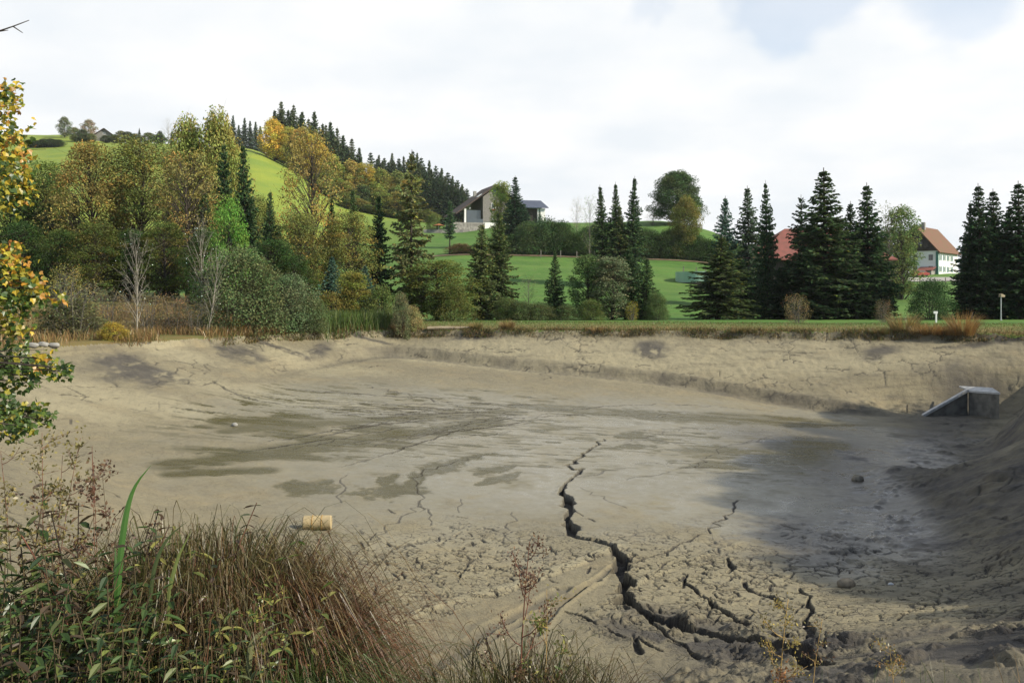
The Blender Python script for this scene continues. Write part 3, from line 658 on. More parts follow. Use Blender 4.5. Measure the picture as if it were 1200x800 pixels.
def mk_meadow():
    m, t = mat_new('meadow'); L = t.links.new
    o = N(t, 'ShaderNodeOutputMaterial'); p = N(t, 'ShaderNodeBsdfPrincipled'); L(p.outputs[0], o.inputs[0])
    p.inputs['Roughness'].default_value = 0.9; p.inputs['Specular IOR Level'].default_value = 0.15
    ge = N(t, 'ShaderNodeNewGeometry')
    def noise(scale, detail=5, stretch=None):
        v = ge.outputs['Position']
        if stretch: mp = N(t, 'ShaderNodeMapping'); mp.inputs['Scale'].default_value = stretch; L(v, mp.inputs[0]); v = mp.outputs[0]
        n = N(t, 'ShaderNodeTexNoise'); n.inputs['Scale'].default_value = scale; n.inputs['Detail'].default_value = detail; L(v, n.inputs['Vector']); return n.outputs[0]
    def mr(v, a, b, c=0., d=1.):
        n = N(t, 'ShaderNodeMapRange'); n.inputs[1].default_value = a; n.inputs[2].default_value = b; n.inputs[3].default_value = c; n.inputs[4].default_value = d; L(v, n.inputs[0]); return n.outputs[0]
    def mix(f, c1, c2):
        n = N(t, 'ShaderNodeMix', data_type='RGBA'); L(f, n.inputs[0])
        for k, c in ((6, c1), (7, c2)):
            if isinstance(c, tuple): n.inputs[k].default_value = (*c, 1)
            else: L(c, n.inputs[k])
        return n.outputs[2]
    A = N(t, 'ShaderNodeVertexColor', layer_name='grass'); s = N(t, 'ShaderNodeSeparateColor'); L(A.outputs[0], s.inputs[0])
    c = mix(mr(noise(0.035, 4), 0.35, 0.65), (0.060, 0.142, 0.024), (0.088, 0.168, 0.030))
    c = mix(mr(noise(0.16, 6), 0.4, 0.66, 0, 0.75), c, (0.046, 0.105, 0.020))
    c = mix(mr(noise(0.25, 5, (.25, 1.6, 1)), 0.5, 0.66, 0, 0.5), c, (0.105, 0.165, 0.040))
    c = mix(mr(noise(0.9, 8), 0.48, 0.7, 0, 0.6), c, (0.11, 0.15, 0.040))
    c = mix(mr(s.outputs[1], 0, 1, 0, 0.8), c, mix(mr(noise(0.09, 8, (1, 1, 3)), 0.38, 0.62), (0.23, 0.26, 0.036), (0.16, 0.215, 0.036)))  # upland pasture colours raised to carry the sunlight on the slope
    dr = mix(mr(noise(0.6, 6), 0.35, 0.65), (0.17, 0.115, 0.045), (0.11, 0.11, 0.035))
    c = mix(s.outputs[0], c, dr)
    L(c, p.inputs['Base Color'])
    bp = N(t, 'ShaderNodeBump'); bp.inputs['Distance'].default_value = 0.25; bp.inputs['Strength'].default_value = 0.5
    L(noise(1.5, 8), bp.inputs['Height']); L(bp.outputs[0], p.inputs['Normal'])
    return m
M_MUD = mk_mud(); M_MEADOW = mk_meadow()
build_ground()
def strip(name, P, w, mat, lift=0.05):
    """a path or drive laid over the ground along world points"""
    P = np.array(P, float); V = []; n = len(P)
    for i in range(n):
        d = P[min(i + 1, n - 1)] - P[max(i - 1, 0)]; d /= np.linalg.norm(d); nn = np.array((-d[1], d[0]))
        for s in np.linspace(-.5, .5, 5):
            q = P[i] + nn * s * w; V.append((*q, gz(*q) + lift))
    Fq = [(i * 5 + k, i * 5 + k + 1, (i + 1) * 5 + k + 1, (i + 1) * 5 + k) for i in range(n - 1) for k in range(4)]
    o = obj(name, mesh_data(name, np.array(V), np.array(Fq), mat, smooth=True)); o['kind'] = 'structure'; return o
# ------------------------------------------------------------------ plants: mesh generators
def rnd(seed): return np.random.default_rng(seed)
def quads_from(B, D, W, L, wd, col, mid=0.45):
    """diamond leaves: base B, direction D, width direction W (n,3), length L, width wd (n,), colour (n,3)"""
    n = len(B); L = np.asarray(L)[:, None]; wd = np.asarray(wd)[:, None]
    V = np.stack([B, B + D * L * mid + W * wd / 2, B + D * L, B + D * L * mid - W * wd / 2], 1).reshape(-1, 3)
    return V, np.arange(4 * n).reshape(n, 4), np.repeat(col, 4, 0)
def unit(a): return a / (np.linalg.norm(a, axis=-1, keepdims=True) + 1e-9)

def spruce_data(name, seed, h=12.0, rad=2.4, bare=0.05, droop=0.35, gap=0.36, pw=0.85, dens=1.0, ragged=0.25, needle=0.15):
    """boughs set all round the stem; every bough carries side twigs and hanging spray"""
    r = rnd(seed); B = []; D = []; Wv = []; L = []; w = []; WH = (.08, .30, .18)[seed % 3]
    tr = MB(); limbs = MB(); lean = r.normal(0, 0.008, 2); k = 0; z = h * bare; sc = h / 12.0
    while z < h * 0.975:
        t = z / h; k += 1
        a = k * 2.39996 + r.normal(0, .35); whorl = gap * 1.25; zw = (math.floor(z / whorl) + .5) * whorl; zt = z
        z = min(h * .97, zw * WH + z * (1 - WH))
        prof = (1 - t) ** (pw + .18) * min(1.0, 0.6 + 3.2 * (t - bare))
        ln = (rad * 1.08 * prof + 0.07 * sc) * r.uniform(1 - ragged, 1 + ragged * 0.5) * (0.55 if r.random() < 0.25 * ragged else 1)
        el = 0.5 * t - droop * (1 - t) + r.normal(0, .10)
        n = max(5, int(ln / 0.105 * dens)); s = np.linspace(0.06, 1, n) ** 0.85
        out = np.array((math.cos(a), math.sin(a), 0)); side = np.array((-math.sin(a), math.cos(a), 0))
        zz = z + ln * (s * math.sin(el) - 0.22 * s ** 1.5 + 0.22 * s ** 3)
        P = out * (ln * s * math.cos(el))[:, None]; P[:, 2] = zz; P[:, :2] += lean * z
        if ln > 0.8: limbs.tube([P[0] * (0, 0, 1) + (*(lean * z), 0), P[n // 2], P[-1]], [0.03, 0.018, 0.006], 3, False)
        wide = (1 - s) ** .6 * min(1, ln / 1.0) + 0.12
        for sg in (-1, 1):
            tl = (0.10 + 0.42 * wide) * (0.4 + 0.6 * min(1, ln / 1.1)) * r.uniform(.65, 1.3, n) * (0.6 + 0.4 * sc)
            d = unit(out * r.uniform(.3, .9, n)[:, None] + sg * side * r.uniform(.35, 1, n)[:, None] + np.array((0, 0, -1.0)) * r.uniform(-0.05, .7, n)[:, None])
            B.append(P + r.normal(0, .035, P.shape)); D.append(d); L.append(tl)
            Wv.append(unit(np.cross(d, np.array((0, 0, 1.0)) + r.normal(0, .55, (n, 3))))); w.append(needle * r.uniform(.7, 1.25, n))
        d = unit(out * 0.7 + side * r.uniform(-.4, .4, n)[:, None] + np.array((0, 0, 1.0)) * r.uniform(-1.2, .3, n)[:, None]); B.append(P); D.append(d); L.append(r.uniform(.14, .40, n) * (0.55 + 0.45 * sc) * (0.45 + 0.55 * min(1, ln / 1.1))); w.append(needle * r.uniform(.8, 1.2, n))
        Wv.append(unit(np.cross(d, side + r.normal(0, .6, (n, 3)))))
        z = zt + gap * 0.105 * r.uniform(.5, 1.5) * (1.15 - 0.35 * t) * (1 if t < .8 else 1.3)
    B, D, Wv, L, w = map(np.concatenate, (B, D, Wv, L, w))
    col = np.full((len(B), 3), 1.0) * r.uniform(.6, 1.4, (len(B), 1)); col *= 1 + r.normal(0, .10, col.shape); col[r.random(len(B)) < .05] *= (2.0, 1.5, 1.0)
    V, Fq, C = quads_from(B, D, Wv, L, w, col)
    tr.tube([(0, 0, -0.6), (*(lean * h * .3), h * .3), (*(lean * h * .7), h * .7), (*(lean * h), h)], [0.014 * h, 0.011 * h, 0.006 * h, 0.02], 8)
    tr.v += limbs.v; tr.f4 += [[i + tr.n for i in f] for f in limbs.f4]; tr.n += limbs.n
    return mesh_data(name + '_crown', V, Fq, M_NEEDLE, tint=C), tr.data(name + '_trunk', M_BARK, True)

def bez(a, b, c, n=6):
    t = np.linspace(0, 1, n)[:, None]; return a * (1 - t) ** 2 + b * 2 * t * (1 - t) + c * t * t
def broad_data(name, seed, h=10.0, rad=3.0, base=0.25, shape='egg', clumps=70, per=120, leaf=0.20, fork=1, bark=None, palette=((1, 1, 1),), spread=0.55, flat=0.6, twigs=2, lean=0.0, airy=0.0, stems=1, thick=1.0):
    """trunk, limbs and a crown of leaf clumps hung on the limbs"""
    r = rnd(seed); tr = MB(); B = []; C = []
    pal = np.array(palette, float)
    stem_tops = []
    for sidx in range(stems):
        a = sidx * 6.283 / max(1, stems) + r.uniform(0, 1); sp = 0.0 if stems == 1 else rad * 0.35
        p0 = np.array((math.cos(a) * sp * .25, math.sin(a) * sp * .25, -0.6)); top = np.array((math.cos(a) * sp + lean * h, math.sin(a) * sp, h * r.uniform(.82, .93)))
        mid = (p0 + top) / 2 + r.normal(0, .03 * h, 3) * (1, 1, 0)
        ax = bez(p0, mid, top, 9); R0 = thick * (0.016 * h + 0.03) / (1 if stems == 1 else 1.8)
        tr.tube(ax, np.linspace(R0, R0 * .12, 9), 8); stem_tops.append((ax, R0))
    def env(t):
        if shape == 'egg': return math.sin(math.pi * min(1, max(0, t * .86 + .12))) ** .75
        if shape == 'dome': return max(0.05, 1 - t ** 2.2) ** .5
        if shape == 'column': return (math.sin(math.pi * (t * .84 + .12))) ** .45
        if shape == 'cone': return (1 - t) ** .7 + .08
        if shape == 'vase': return 0.35 + 0.65 * math.sin(math.pi * (t * .62 + .2)) if t < .97 else .3
        return 1
    for k in range(clumps):
        t = (k + r.random()) / clumps; z = h * (base + (1 - base) * t)
        a = k * 2.39996 + r.normal(0, .4); rr = rad * env(t) * (r.uniform(.35, 1.0) ** .6) * r.uniform(.8, 1.1)
        c = np.array((math.cos(a) * rr + lean * z, math.sin(a) * rr, z))
        ax, R0 = stem_tops[k % stems]
        zi = max(0.02, min(.95, (z - 0.35 * rr - 0.05 * h) / h)) * (len(ax) - 1); i0 = int(zi); st = ax[i0] * (1 - zi + i0) + ax[min(i0 + 1, len(ax) - 1)] * (zi - i0)
        cm = st * .5 + c * .5 + np.array((0, 0, 0.10 * rr)) + r.normal(0, .08 * rr + .02, 3)
        lb = bez(st, cm, c, 5); rb = R0 * .30 * (1 - .6 * t)
        tr.tube(lb, np.linspace(rb, max(.008, rb * .25), 5), 5, False)
        cs = spread * rad * .42 * r.uniform(.7, 1.25)
        for q in range(twigs):
            e = c + r.normal(0, 1, 3) * cs * (1, 1, flat); j = int(r.integers(2, 5)); tr.tube([lb[j], (lb[j] + e) / 2 + r.normal(0, .05, 3), e], [rb * .35 + .005, rb * .2 + .004, .004], 3, False)
        n = int(per * r.uniform(.6, 1.3)) if r.random() > airy else int(per * .2)
        if n < 1: continue
        p = r.normal(0, 1, (n, 3)); p /= np.maximum(1, np.linalg.norm(p, axis=1, keepdims=True) / 1.5)
        P = c + p * cs * (1, 1, flat) + np.array((0, 0, -.12 * cs)) * (np.hypot(p[:, 0], p[:, 1])[:, None]) ** 2
        base_c = pal[int(r.integers(0, len(pal)))] * r.uniform(.8, 1.2)
        cc = base_c * r.uniform(.7, 1.3, (n, 1)); alt = r.random(n) < .2; cc[alt] = pal[r.integers(0, len(pal), alt.sum())] * r.uniform(.7, 1.3, (alt.sum(), 1))
        B.append(P); C.append(cc)
    M = []
    if B:
        B = np.concatenate(B); C = np.concatenate(C); n = len(B)
        D = unit(r.normal(0, 1, (n, 3)) * (1, 1, .6) + np.array((0, 0, -.25))); W_ = unit(np.cross(D, np.array((0, 0, 1.0)) + r.normal(0, .7, (n, 3))))
        V, Fq, C = quads_from(B, D, W_, leaf * r.uniform(.7, 1.3, n), leaf * .62 * r.uniform(.8, 1.2, n), C)
        M = mesh_data(name + '_crown', V, Fq, M_LEAF, tint=C)
    return M or None, tr.data(name + '_trunk', bark or M_BARK, True)

PROTO = {}
def proto(key, crown, trunk, h, rad): PROTO[key] = (crown, trunk, h, rad)
def mk_protos():
    for k, (kw) in {
        'spruce_a': dict(seed=1, rad=2.5, ragged=.3), 'spruce_b': dict(seed=2, rad=2.2, droop=.25, pw=.95, ragged=.4), 'spruce_c': dict(seed=3, rad=2.8, droop=.5, gap=.42, ragged=.35, pw=.75),
        'spruce_open': dict(seed=4, rad=2.3, gap=.52, ragged=.55, droop=.45, bare=.03, pw=.6), 'spruce_d': dict(seed=8, rad=2.1, droop=.4, ragged=.35, pw=.7),
        'spruce_far': dict(seed=6, rad=2.4, gap=.42, dens=.6, needle=.28, ragged=.35), 'spruce_tall': dict(seed=7, rad=1.9, bare=.3, gap=.5, dens=.6, needle=.28, ragged=.4, pw=.6)}.items():
        c, t = spruce_data(k, **kw); proto(k, c, t, 12.0, kw['rad'])
    kw = dict(seed=5, h=6.0, rad=1.5, bare=.02, gap=.24, droop=.1, ragged=.25, needle=.11)
    c, t = spruce_data('spruce_young', **kw); proto('spruce_young', c, t, 6.0, 1.5)
    # broadleaved: palettes are ratios, multiplied by each tree's own colour
    W1 = ((1, 1, 1), (.85, 1.05, .9), (1.15, .95, .9))
    AUT = ((1, 1, 1), (1.2, .92, .75), (.72, 1.0, .9), (1.05, 1.08, .8), (.9, 1.0, .9))
    for k, kw in {
        'beech_a': dict(seed=11, h=12, rad=3.4, base=.12, shape='egg', clumps=170, per=150, leaf=.185, airy=.12, palette=AUT, spread=.5, flat=.45),
        'beech_b': dict(seed=12, h=12, rad=3.0, base=.18, shape='column', clumps=150, per=140, leaf=.185, palette=AUT, spread=.5, flat=.5, airy=.18),
        'beech_open': dict(seed=13, h=12, rad=3.0, base=.2, shape='column', clumps=130, per=80, leaf=.18, palette=AUT, spread=.42, flat=.5, airy=.3, twigs=3),
        'round_crown': dict(seed=14, h=12, rad=3.8, base=.30, shape='egg', clumps=130, per=170, leaf=.26, palette=W1, spread=.5, flat=.7),
        'linden': dict(seed=15, h=12, rad=5.0, base=.16, shape='dome', clumps=220, per=210, leaf=.27, palette=W1, spread=.36, flat=.7, twigs=0),
        'ash_clumpy': dict(seed=16, h=8, rad=2.3, base=.28, shape='egg', clumps=34, per=190, leaf=.20, palette=W1, spread=.62, flat=.75),
        'narrow': dict(seed=17, h=8, rad=1.5, base=.08, shape='column', clumps=90, per=110, leaf=.18, palette=W1, spread=.6, flat=.7, airy=.12),
        'wispy': dict(seed=18, h=8, rad=1.5, base=.15, shape='column', clumps=44, per=26, leaf=.13, palette=W1, spread=.6, flat=.8, airy=.25, twigs=3, bark=M_GREYBARK, thick=.6),
        'willow_bush': dict(seed=21, h=5, rad=2.9, base=.04, shape='dome', clumps=120, per=130, leaf=.15, palette=W1, spread=.42, flat=.8, stems=5),
        'bush': dict(seed=22, h=3, rad=1.6, base=.03, shape='dome', clumps=60, per=110, leaf=.13, palette=W1, spread=.5, flat=.8, stems=4),
        'thin_bush': dict(seed=23, h=3, rad=1.6, base=.05, shape='vase', clumps=60, per=34, leaf=.09, palette=AUT, spread=.5, flat=.9, stems=6, twigs=3, bark=M_GREYBARK),
        'far_broad': dict(seed=24, h=12, rad=3.4, base=.12, shape='egg', clumps=75, per=90, leaf=.46, palette=W1, spread=.6, flat=.7, twigs=0),
        'bare_birch': dict(seed=25, h=9, rad=1.9, base=.28, shape='column', clumps=34, per=2, leaf=.08, palette=AUT, spread=.7, flat=1.2, twigs=4, bark=M_PALEBARK, airy=.3, thick=.55),
        }.items():
        kw = dict(kw); c, t = broad_data(k, **kw); proto(k, c, t, kw['h'], kw['rad'])
mk_protos()
_ang = rnd(999)
CROWNS = []; BRIGHT = 2.0
def plant(kind, name, label, cat, px, Y, top=None, h=None, col=(1, 1, 1), width=None, group=None, rot=None, xy=None, sink=0.0):
    """a tree or bush standing on the ground at a bearing and distance, as tall as it appears"""
    crown, trunk, ph, pr = PROTO[kind]
    x, y = xy if xy else ((px - 600) / F * Y, Y)
    z = gz(x, y) - sink
    if h is None: h = max(0.4, -(top - HZ) / F * y - z)
    s = h / ph; sx = s if width is None else (width / F * y) / (2 * pr)
    t = thing(name, label, cat, (x, y, z), _ang.uniform(0, 6.28) if rot is None else rot, group, (sx, sx, s))
    t.rotation_euler[0] = _ang.normal(0, .018); t.rotation_euler[1] = _ang.normal(0, .018)
    obj('trunk', trunk, t)
    if crown is not None:
        c = obj('crown' if 'bush' not in kind else 'foliage', crown, t); c.color = (*[v * BRIGHT for v in col], 1); CROWNS.append(c)
    return t
# ------------------------------------------------------------------ trees and bushes, one by one
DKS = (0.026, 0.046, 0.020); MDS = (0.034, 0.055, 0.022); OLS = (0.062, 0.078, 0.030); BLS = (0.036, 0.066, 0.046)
RUST = (0.140, 0.110, 0.040); BROLIVE = (0.095, 0.098, 0.033); OLIVE = (0.070, 0.090, 0.028); YELOL = (0.145, 0.145, 0.044); ORNG = (0.27, 0.14, 0.030)
GRN = (0.055, 0.115, 0.024); BRGRN = (0.07, 0.135, 0.028); DKG = (0.030, 0.052, 0.018); GREYG = (0.065, 0.085, 0.038); YEL = (0.20, 0.155, 0.03)
g1 = 'trees of the mixed stand behind the left shore'
T = plant
S_, B_ = 'spruce', 'broadleaf tree'
# the stand behind the left shore
T('beech_a', 'broadleaf_tree', 'dark green broadleaf behind the near maple at the left end of the stand', 'tree', 12, 88, 200, col=DKG, group=g1)
T('beech_b', 'broadleaf_tree', 'olive green tree just right of the near maple, before the sunny hillside', 'tree', 52, 90, 192, col=OLIVE, group=g1)
T('beech_a', 'beech_tree', 'rust topped beech below the hilltop barn, first rusty crown from the left', 'tree', 104, 84, 168, col=RUST, width=92, group=g1)
T('beech_b', 'beech_tree', 'broad brown olive beech right of the rust topped one', 'tree', 163, 86, 163, col=BROLIVE, width=98, group=g1)
T('round_crown', 'broadleaf_tree', 'tall yellow olive crown, left of the pair highest on the stand skyline', 'tree', 226, 98, 146, col=YELOL, width=62, group=g1)
T('round_crown', 'broadleaf_tree', 'tall yellow olive crown, right of the pair highest on the stand skyline', 'tree', 258, 97, 139, col=YELOL, width=66, group=g1)
T('beech_open', 'beech_tree', 'orange brown half bare beech below the yellow skyline pair', 'tree', 220, 82, 178, col=(.14, .115, .045), width=84, group=g1)
T('spruce_tall', 'spruce_tree', 'thin dark spruce stem in front of the right yellow skyline crown', 'tree', 262, 88, 166, col=DKS, width=40, group=g1)
T('spruce_a', 'spruce_tree', 'dark pointed spruce at the right shoulder of the stand, against the sunny slope', 'tree', 289, 86, 166, col=DKS, width=62, group=g1)
T('beech_b', 'broadleaf_tree', 'olive tree with orange leaf tips right of the dark pointed spruce', 'tree', 306, 92, 232, col=BROLIVE, width=58, group=g1)
T('ash_clumpy', 'ash_tree', 'fresh bright green small tree with clumpy crown among dark trees', 'tree', 267, 71, 236, col=BRGRN, width=46, group=g1)
T('beech_open', 'beech_tree', 'tall airy orange beech with visible trunk in front of the open hillside', 'tree', 364, 103, 150, col=(.17, .125, .045), width=72, group=g1)
T('beech_b', 'broadleaf_tree', 'orange olive lower tree leaning against the airy orange beech', 'tree', 352, 84, 252, col=BROLIVE, width=62, group=g1)
T('spruce_b', 'spruce_tree', 'slim spruce top poking out right of the airy orange beech', 'tree', 387, 104, 229, col=MDS, width=46, group=g1)
T('spruce_b', 'spruce_tree', 'slim green spruce left of the blackish spruce', 'tree', 416, 106, 219, col=MDS, width=48, group=g1)
T('beech_b', 'broadleaf_tree', 'orange flecked olive tree in front of two slim spruces', 'tree', 407, 86, 250, col=(.115, .11, .035), width=66, group=g1)
T('spruce_c', 'spruce_tree', 'blackish broad spruce between orange flecked tree and big olive spruce', 'tree', 441, 89, 227, col=DKS, width=54, group=g1)
T('spruce_open', 'spruce_tree', 'big tall olive green spruce with drooping boughs, right end of the stand', 'tree', 481, 88, 174, col=(.075, .083, .034), width=72, group=g1)
T('spruce_young', 'spruce_tree', 'bluish green low spruce below the orange flecked trees', 'tree', 388, 77, 300, col=BLS, width=52, group=g1)
T('spruce_young', 'spruce_tree', 'grey green low spruce at the foot of the blackish spruce', 'tree', 430, 77, 310, col=BLS, width=46, group=g1)
T('narrow', 'broadleaf_tree', 'yellowish olive sapling above the reed bed', 'tree', 414, 73, 320, col=(.12, .12, .03), width=38, group=g1)
T('bush', 'bush', 'yellow brown low bush between the reeds and the bluish spruce', 'bush', 387, 72, 345, col=(.11, .10, .03), width=48, group=g1)
T('bush', 'bush', 'olive round bush at the right end above the reeds', 'bush', 447, 73, 338, col=OLIVE, width=40, group=g1)
# dim understorey of the stand
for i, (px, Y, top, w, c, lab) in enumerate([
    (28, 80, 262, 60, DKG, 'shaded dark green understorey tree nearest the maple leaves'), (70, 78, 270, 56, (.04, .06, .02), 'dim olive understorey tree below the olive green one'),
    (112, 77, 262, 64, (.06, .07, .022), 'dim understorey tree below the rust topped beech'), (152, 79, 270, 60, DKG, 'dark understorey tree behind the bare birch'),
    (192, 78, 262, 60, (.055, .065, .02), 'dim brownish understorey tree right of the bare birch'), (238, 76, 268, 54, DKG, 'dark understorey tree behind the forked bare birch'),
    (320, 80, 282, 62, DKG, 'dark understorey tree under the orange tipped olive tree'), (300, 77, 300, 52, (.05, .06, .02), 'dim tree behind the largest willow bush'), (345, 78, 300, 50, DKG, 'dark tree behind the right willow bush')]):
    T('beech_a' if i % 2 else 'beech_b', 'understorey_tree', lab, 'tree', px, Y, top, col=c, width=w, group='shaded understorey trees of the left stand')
for px, Y, top, lab in [(138, 92, 205, 'dark spruce showing between rust topped and brown olive beech'), (243, 84, 214, 'dark spruce below the yellow skyline pair'), (312, 84, 222, 'dark spruce right of the dark pointed one'), (84, 90, 226, 'dark spruce left of the rust topped beech'), (60, 84, 232, 'dark spruce half hidden behind the olive green tree'), (198, 90, 238, 'dark spruce in the gap right of the brown olive beech'), (330, 90, 262, 'dark spruce in the gap left of the airy orange beech'), (18, 83, 246, 'dark spruce behind the maple leaves')]:
    T('spruce_c', 'spruce_tree', lab, 'tree', px, Y, top, col=DKS, width=44, group=g1)
# along the left shore
gs = 'bushes along the left shore'
T('willow_bush', 'willow_bush', 'largest grey green willow bush on the shore below the ash', 'bush', 282, 63, 296, col=GREYG, width=112, group=gs)
T('willow_bush', 'willow_bush', 'grey green willow bush between the largest one and the reeds', 'bush', 336, 66, 326, col=(.075, .095, .05), width=84, group=gs)
T('willow_bush', 'willow_bush', 'low olive willow bush against the water line left of the reeds', 'bush', 362, 66, 352, col=GREYG, width=50, group=gs)
T('thin_bush', 'shrub', 'greyish thin shrub beside the maple, first on the left shore', 'bush', 88, 54, 330, col=(.10, .10, .05), width=86, group=gs)
T('willow_bush', 'shrub', 'dense dark olive shrub below the thin greyish shrub', 'bush', 84, 55, 352, col=(.065, .07, .032), width=84, group=gs)
T('thin_bush', 'shrub', 'pale yellow leaved tall shrub at the edge of the dry grass', 'bush', 78, 66, 312, col=(.17, .15, .045), width=46, group=gs)
T('thin_bush', 'shrub', 'brownish twiggy shrub left of the bare birch', 'bush', 126, 58, 340, col=(.115, .095, .05), width=54, group=gs)
T('thin_bush', 'shrub', 'brownish twiggy shrub at the bare birch foot', 'bush', 172, 59, 345, col=(.125, .10, .05), width=64, group=gs)
T('thin_bush', 'shrub', 'reddish brown twiggy shrub left of the forked birch', 'bush', 204, 60, 346, col=(.14, .09, .05), width=50, group=gs)
T('bush', 'shrub', 'small vivid yellow shrub at the mud edge left of the birch', 'bush', 132, 52.5, 379, col=YEL, width=34, group=gs)
T('thin_bush', 'shrub', 'dark twiggy shrub at the forked birch foot', 'bush', 228, 60, 352, col=(.06, .06, .03), width=54, group=gs)
T('bush', 'shrub', 'small round grey green shrub beside the wooden beam', 'bush', 471, 70.5, 347, col=(.09, .095, .05), width=26, group=gs)
T('bush', 'shrub', 'small tan shrub just left of the wooden beam', 'bush', 482, 71.5, 360, col=(.17, .15, .07), width=28, group=gs)
for px, Y, w, h, lab in [(277, 62.5, 24, .8, 'straw yellow sedge tussock below the largest willow'), (320, 65.5, 26, .8, 'first straw yellow sedge tussock left of the reeds'), (344, 66.8, 24, .8, 'second straw yellow sedge tussock left of the reeds'), (255, 61, 14, .6, 'small bluish tussock left of the straw yellow one')]:
    T('bush', 'sedge_tussock', lab, 'tussock', px, Y, h=h, col=(.23, .18, .05) if w > 20 else (.09, .11, .06), width=w, group='tussocks at the mud edge')
T('bare_birch', 'bare_birch', 'pale straight leafless birch on the left shore', 'tree', 160, 57, 268, width=42, group='bare birches on the left shore')
T('bare_birch', 'bare_birch', 'taller pale leafless birch behind the crooked one', 'tree', 234, 64, 252, width=36, group='bare birches on the left shore')
T('bare_birch', 'bare_birch', 'crooked pale leafless birch leaning over the mud edge', 'tree', 243, 60, 286, width=30, group='bare birches on the left shore').rotation_euler = (0.03, 0.16, 1.0)
for px, top, lab in [(148, 362, 'short dead grey stem left of the straight birch'), (157, 342, 'slender dead stem beside the straight birch')]:
    T('wispy', 'dead_sapling', lab, 'sapling', px, 57, top, col=(.14, .11, .06), width=8, group='dead saplings at the birch')
# behind the dam, left to right
g2 = 'trees in the hollow behind the dam'
T('beech_b', 'broadleaf_tree', 'round olive green tree at the left end of the dam', 'tree', 512, 86, 306, col=(.085, .095, .028), width=86, group=g2)
T('willow_bush', 'bush', 'olive bush under the round olive tree at the dam', 'bush', 528, 84, 335, col=(.07, .08, .025), width=60, group=g2)
T('spruce_c', 'spruce_tree', 'left spruce of the dense olive pair behind the wooden beam', 'tree', 562, 90, 261, col=OLS, width=62, group=g2)
T('spruce_c', 'spruce_tree', 'right spruce of the dense olive pair behind the wooden beam', 'tree', 583, 92, 247, col=(.05, .066, .026), width=64, group=g2)
T('spruce_young', 'spruce_tree', 'lone young spruce standing free before the meadow', 'tree', 649, 92, 295, col=MDS, width=40, group=g2)
T('wispy', 'sapling', 'thin pale sapling left of the lone young spruce', 'sapling', 619, 92, 322, col=(.11, .14, .05), width=22, group=g2)
for px, w, top, c, lab in [(608, 46, 354, (.055, .07, .03), 'low dark bush right of the spruce pair'), (632, 40, 356, (.065, .08, .035), 'low bush left of the lone young spruce foot'), (664, 30, 358, (.055, .07, .03), 'low bush at the right of the lone young spruce'),
    (592, 30, 350, (.06, .08, .03), 'low bush at the foot of the right spruce of the pair'), (693, 34, 352, (.07, .09, .03), 'low bush under the slender green tree'), (770, 30, 344, (.055, .08, .03), 'bush at the right foot of the dark broad spruce')]:
    T('willow_bush', 'bush', lab, 'bush', px, 88, top, col=c, width=w, group='low bushes along the back of the dam')
T('narrow', 'broadleaf_tree', 'slender green tree left of the grey green one', 'tree', 688, 92, 300, col=(.05, .08, .028), width=38, group=g2)
T('narrow', 'broadleaf_tree', 'feathery grey green tree in the middle clump', 'tree', 716, 90, 302, col=(.085, .10, .055), width=48, group=g2)
T('spruce_c', 'spruce_tree', 'dark spruce of the middle clump right of the grey green tree', 'tree', 741, 93, 285, col=DKS, width=50, group=g2)
T('spruce_young', 'spruce_tree', 'dark green small spruce at the right of the middle clump', 'tree', 757, 90, 302, col=(.03, .052, .02), width=48, group=g2)
T('thin_bush', 'bush', 'small yellow leaved bush in the middle clump', 'bush', 741, 87, 354, col=(.24, .20, .03), width=16, group=g2)
for px, top, w, c, lab in [(709, 216, 26, MDS, 'left spruce of the skyline trio in the middle'), (722, 213, 24, MDS, 'middle spruce of the skyline trio in the middle'), (739, 206, 30, DKS, 'right and tallest spruce of the skyline trio in the middle'), (727, 240, 34, OLS, 'olive spruce in front of the skyline trio')]:
    T('spruce_b', 'spruce_tree', lab, 'tree', px, 150, top, col=c, width=w + 18, group='spruce trio before the middle skyline')
T('wispy', 'broadleaf_tree', 'almost bare pale tree left of the skyline trio', 'tree', 677, 195, 232, col=(.2, .19, .12), width=16, group=g2)
T('wispy', 'broadleaf_tree', 'thin light green tree next to the skyline trio', 'tree', 691, 190, 230, col=(.11, .15, .05), width=22, group=g2)
# right half of the dam
ORD_ = ['first', 'second', 'third', 'fourth', 'fifth', 'sixth', 'seventh']
g3 = 'spruces along the right half of the dam'
T('spruce_c', 'spruce_tree', 'olive wide spruce in front of the green tank', 'tree', 841, 93, 276, col=(.045, .062, .024), width=109, group=g3)
T('spruce_d', 'spruce_tree', 'slim airy spruce top above the wide olive spruce', 'tree', 849, 125, 229, col=BLS, width=49, group=g3)
T('spruce_d', 'spruce_tree', 'airy bluish spruce left of the red roof', 'tree', 879, 125, 217, col=(.04, .06, .034), width=54, group=g3)
T('spruce_a', 'spruce_tree', 'dark spruce in front of the left part of the red roof', 'tree', 901, 98, 211, col=DKS, width=50, group=g3)
T('spruce_open', 'spruce_tree', 'dark ragged spruce with bent top before the red roof', 'tree', 938, 99, 228, col=(.017, .03, .014), width=52, group=g3)
T('spruce_a', 'spruce_tree', 'tallest and broadest spruce on the dam right of the red roof', 'tree', 968, 95, 196, col=(.034, .052, .022), width=124, group=g3)
T('spruce_d', 'spruce_tree', 'spruce half hidden between the tallest spruce and its right neighbour', 'tree', 996, 99, 236, col=DKS, width=57, group=g3)
T('spruce_a', 'spruce_tree', 'pointed dark spruce left of the birch clump by the farmhouse', 'tree', 1019, 97, 214, col=DKS, width=88, group=g3)
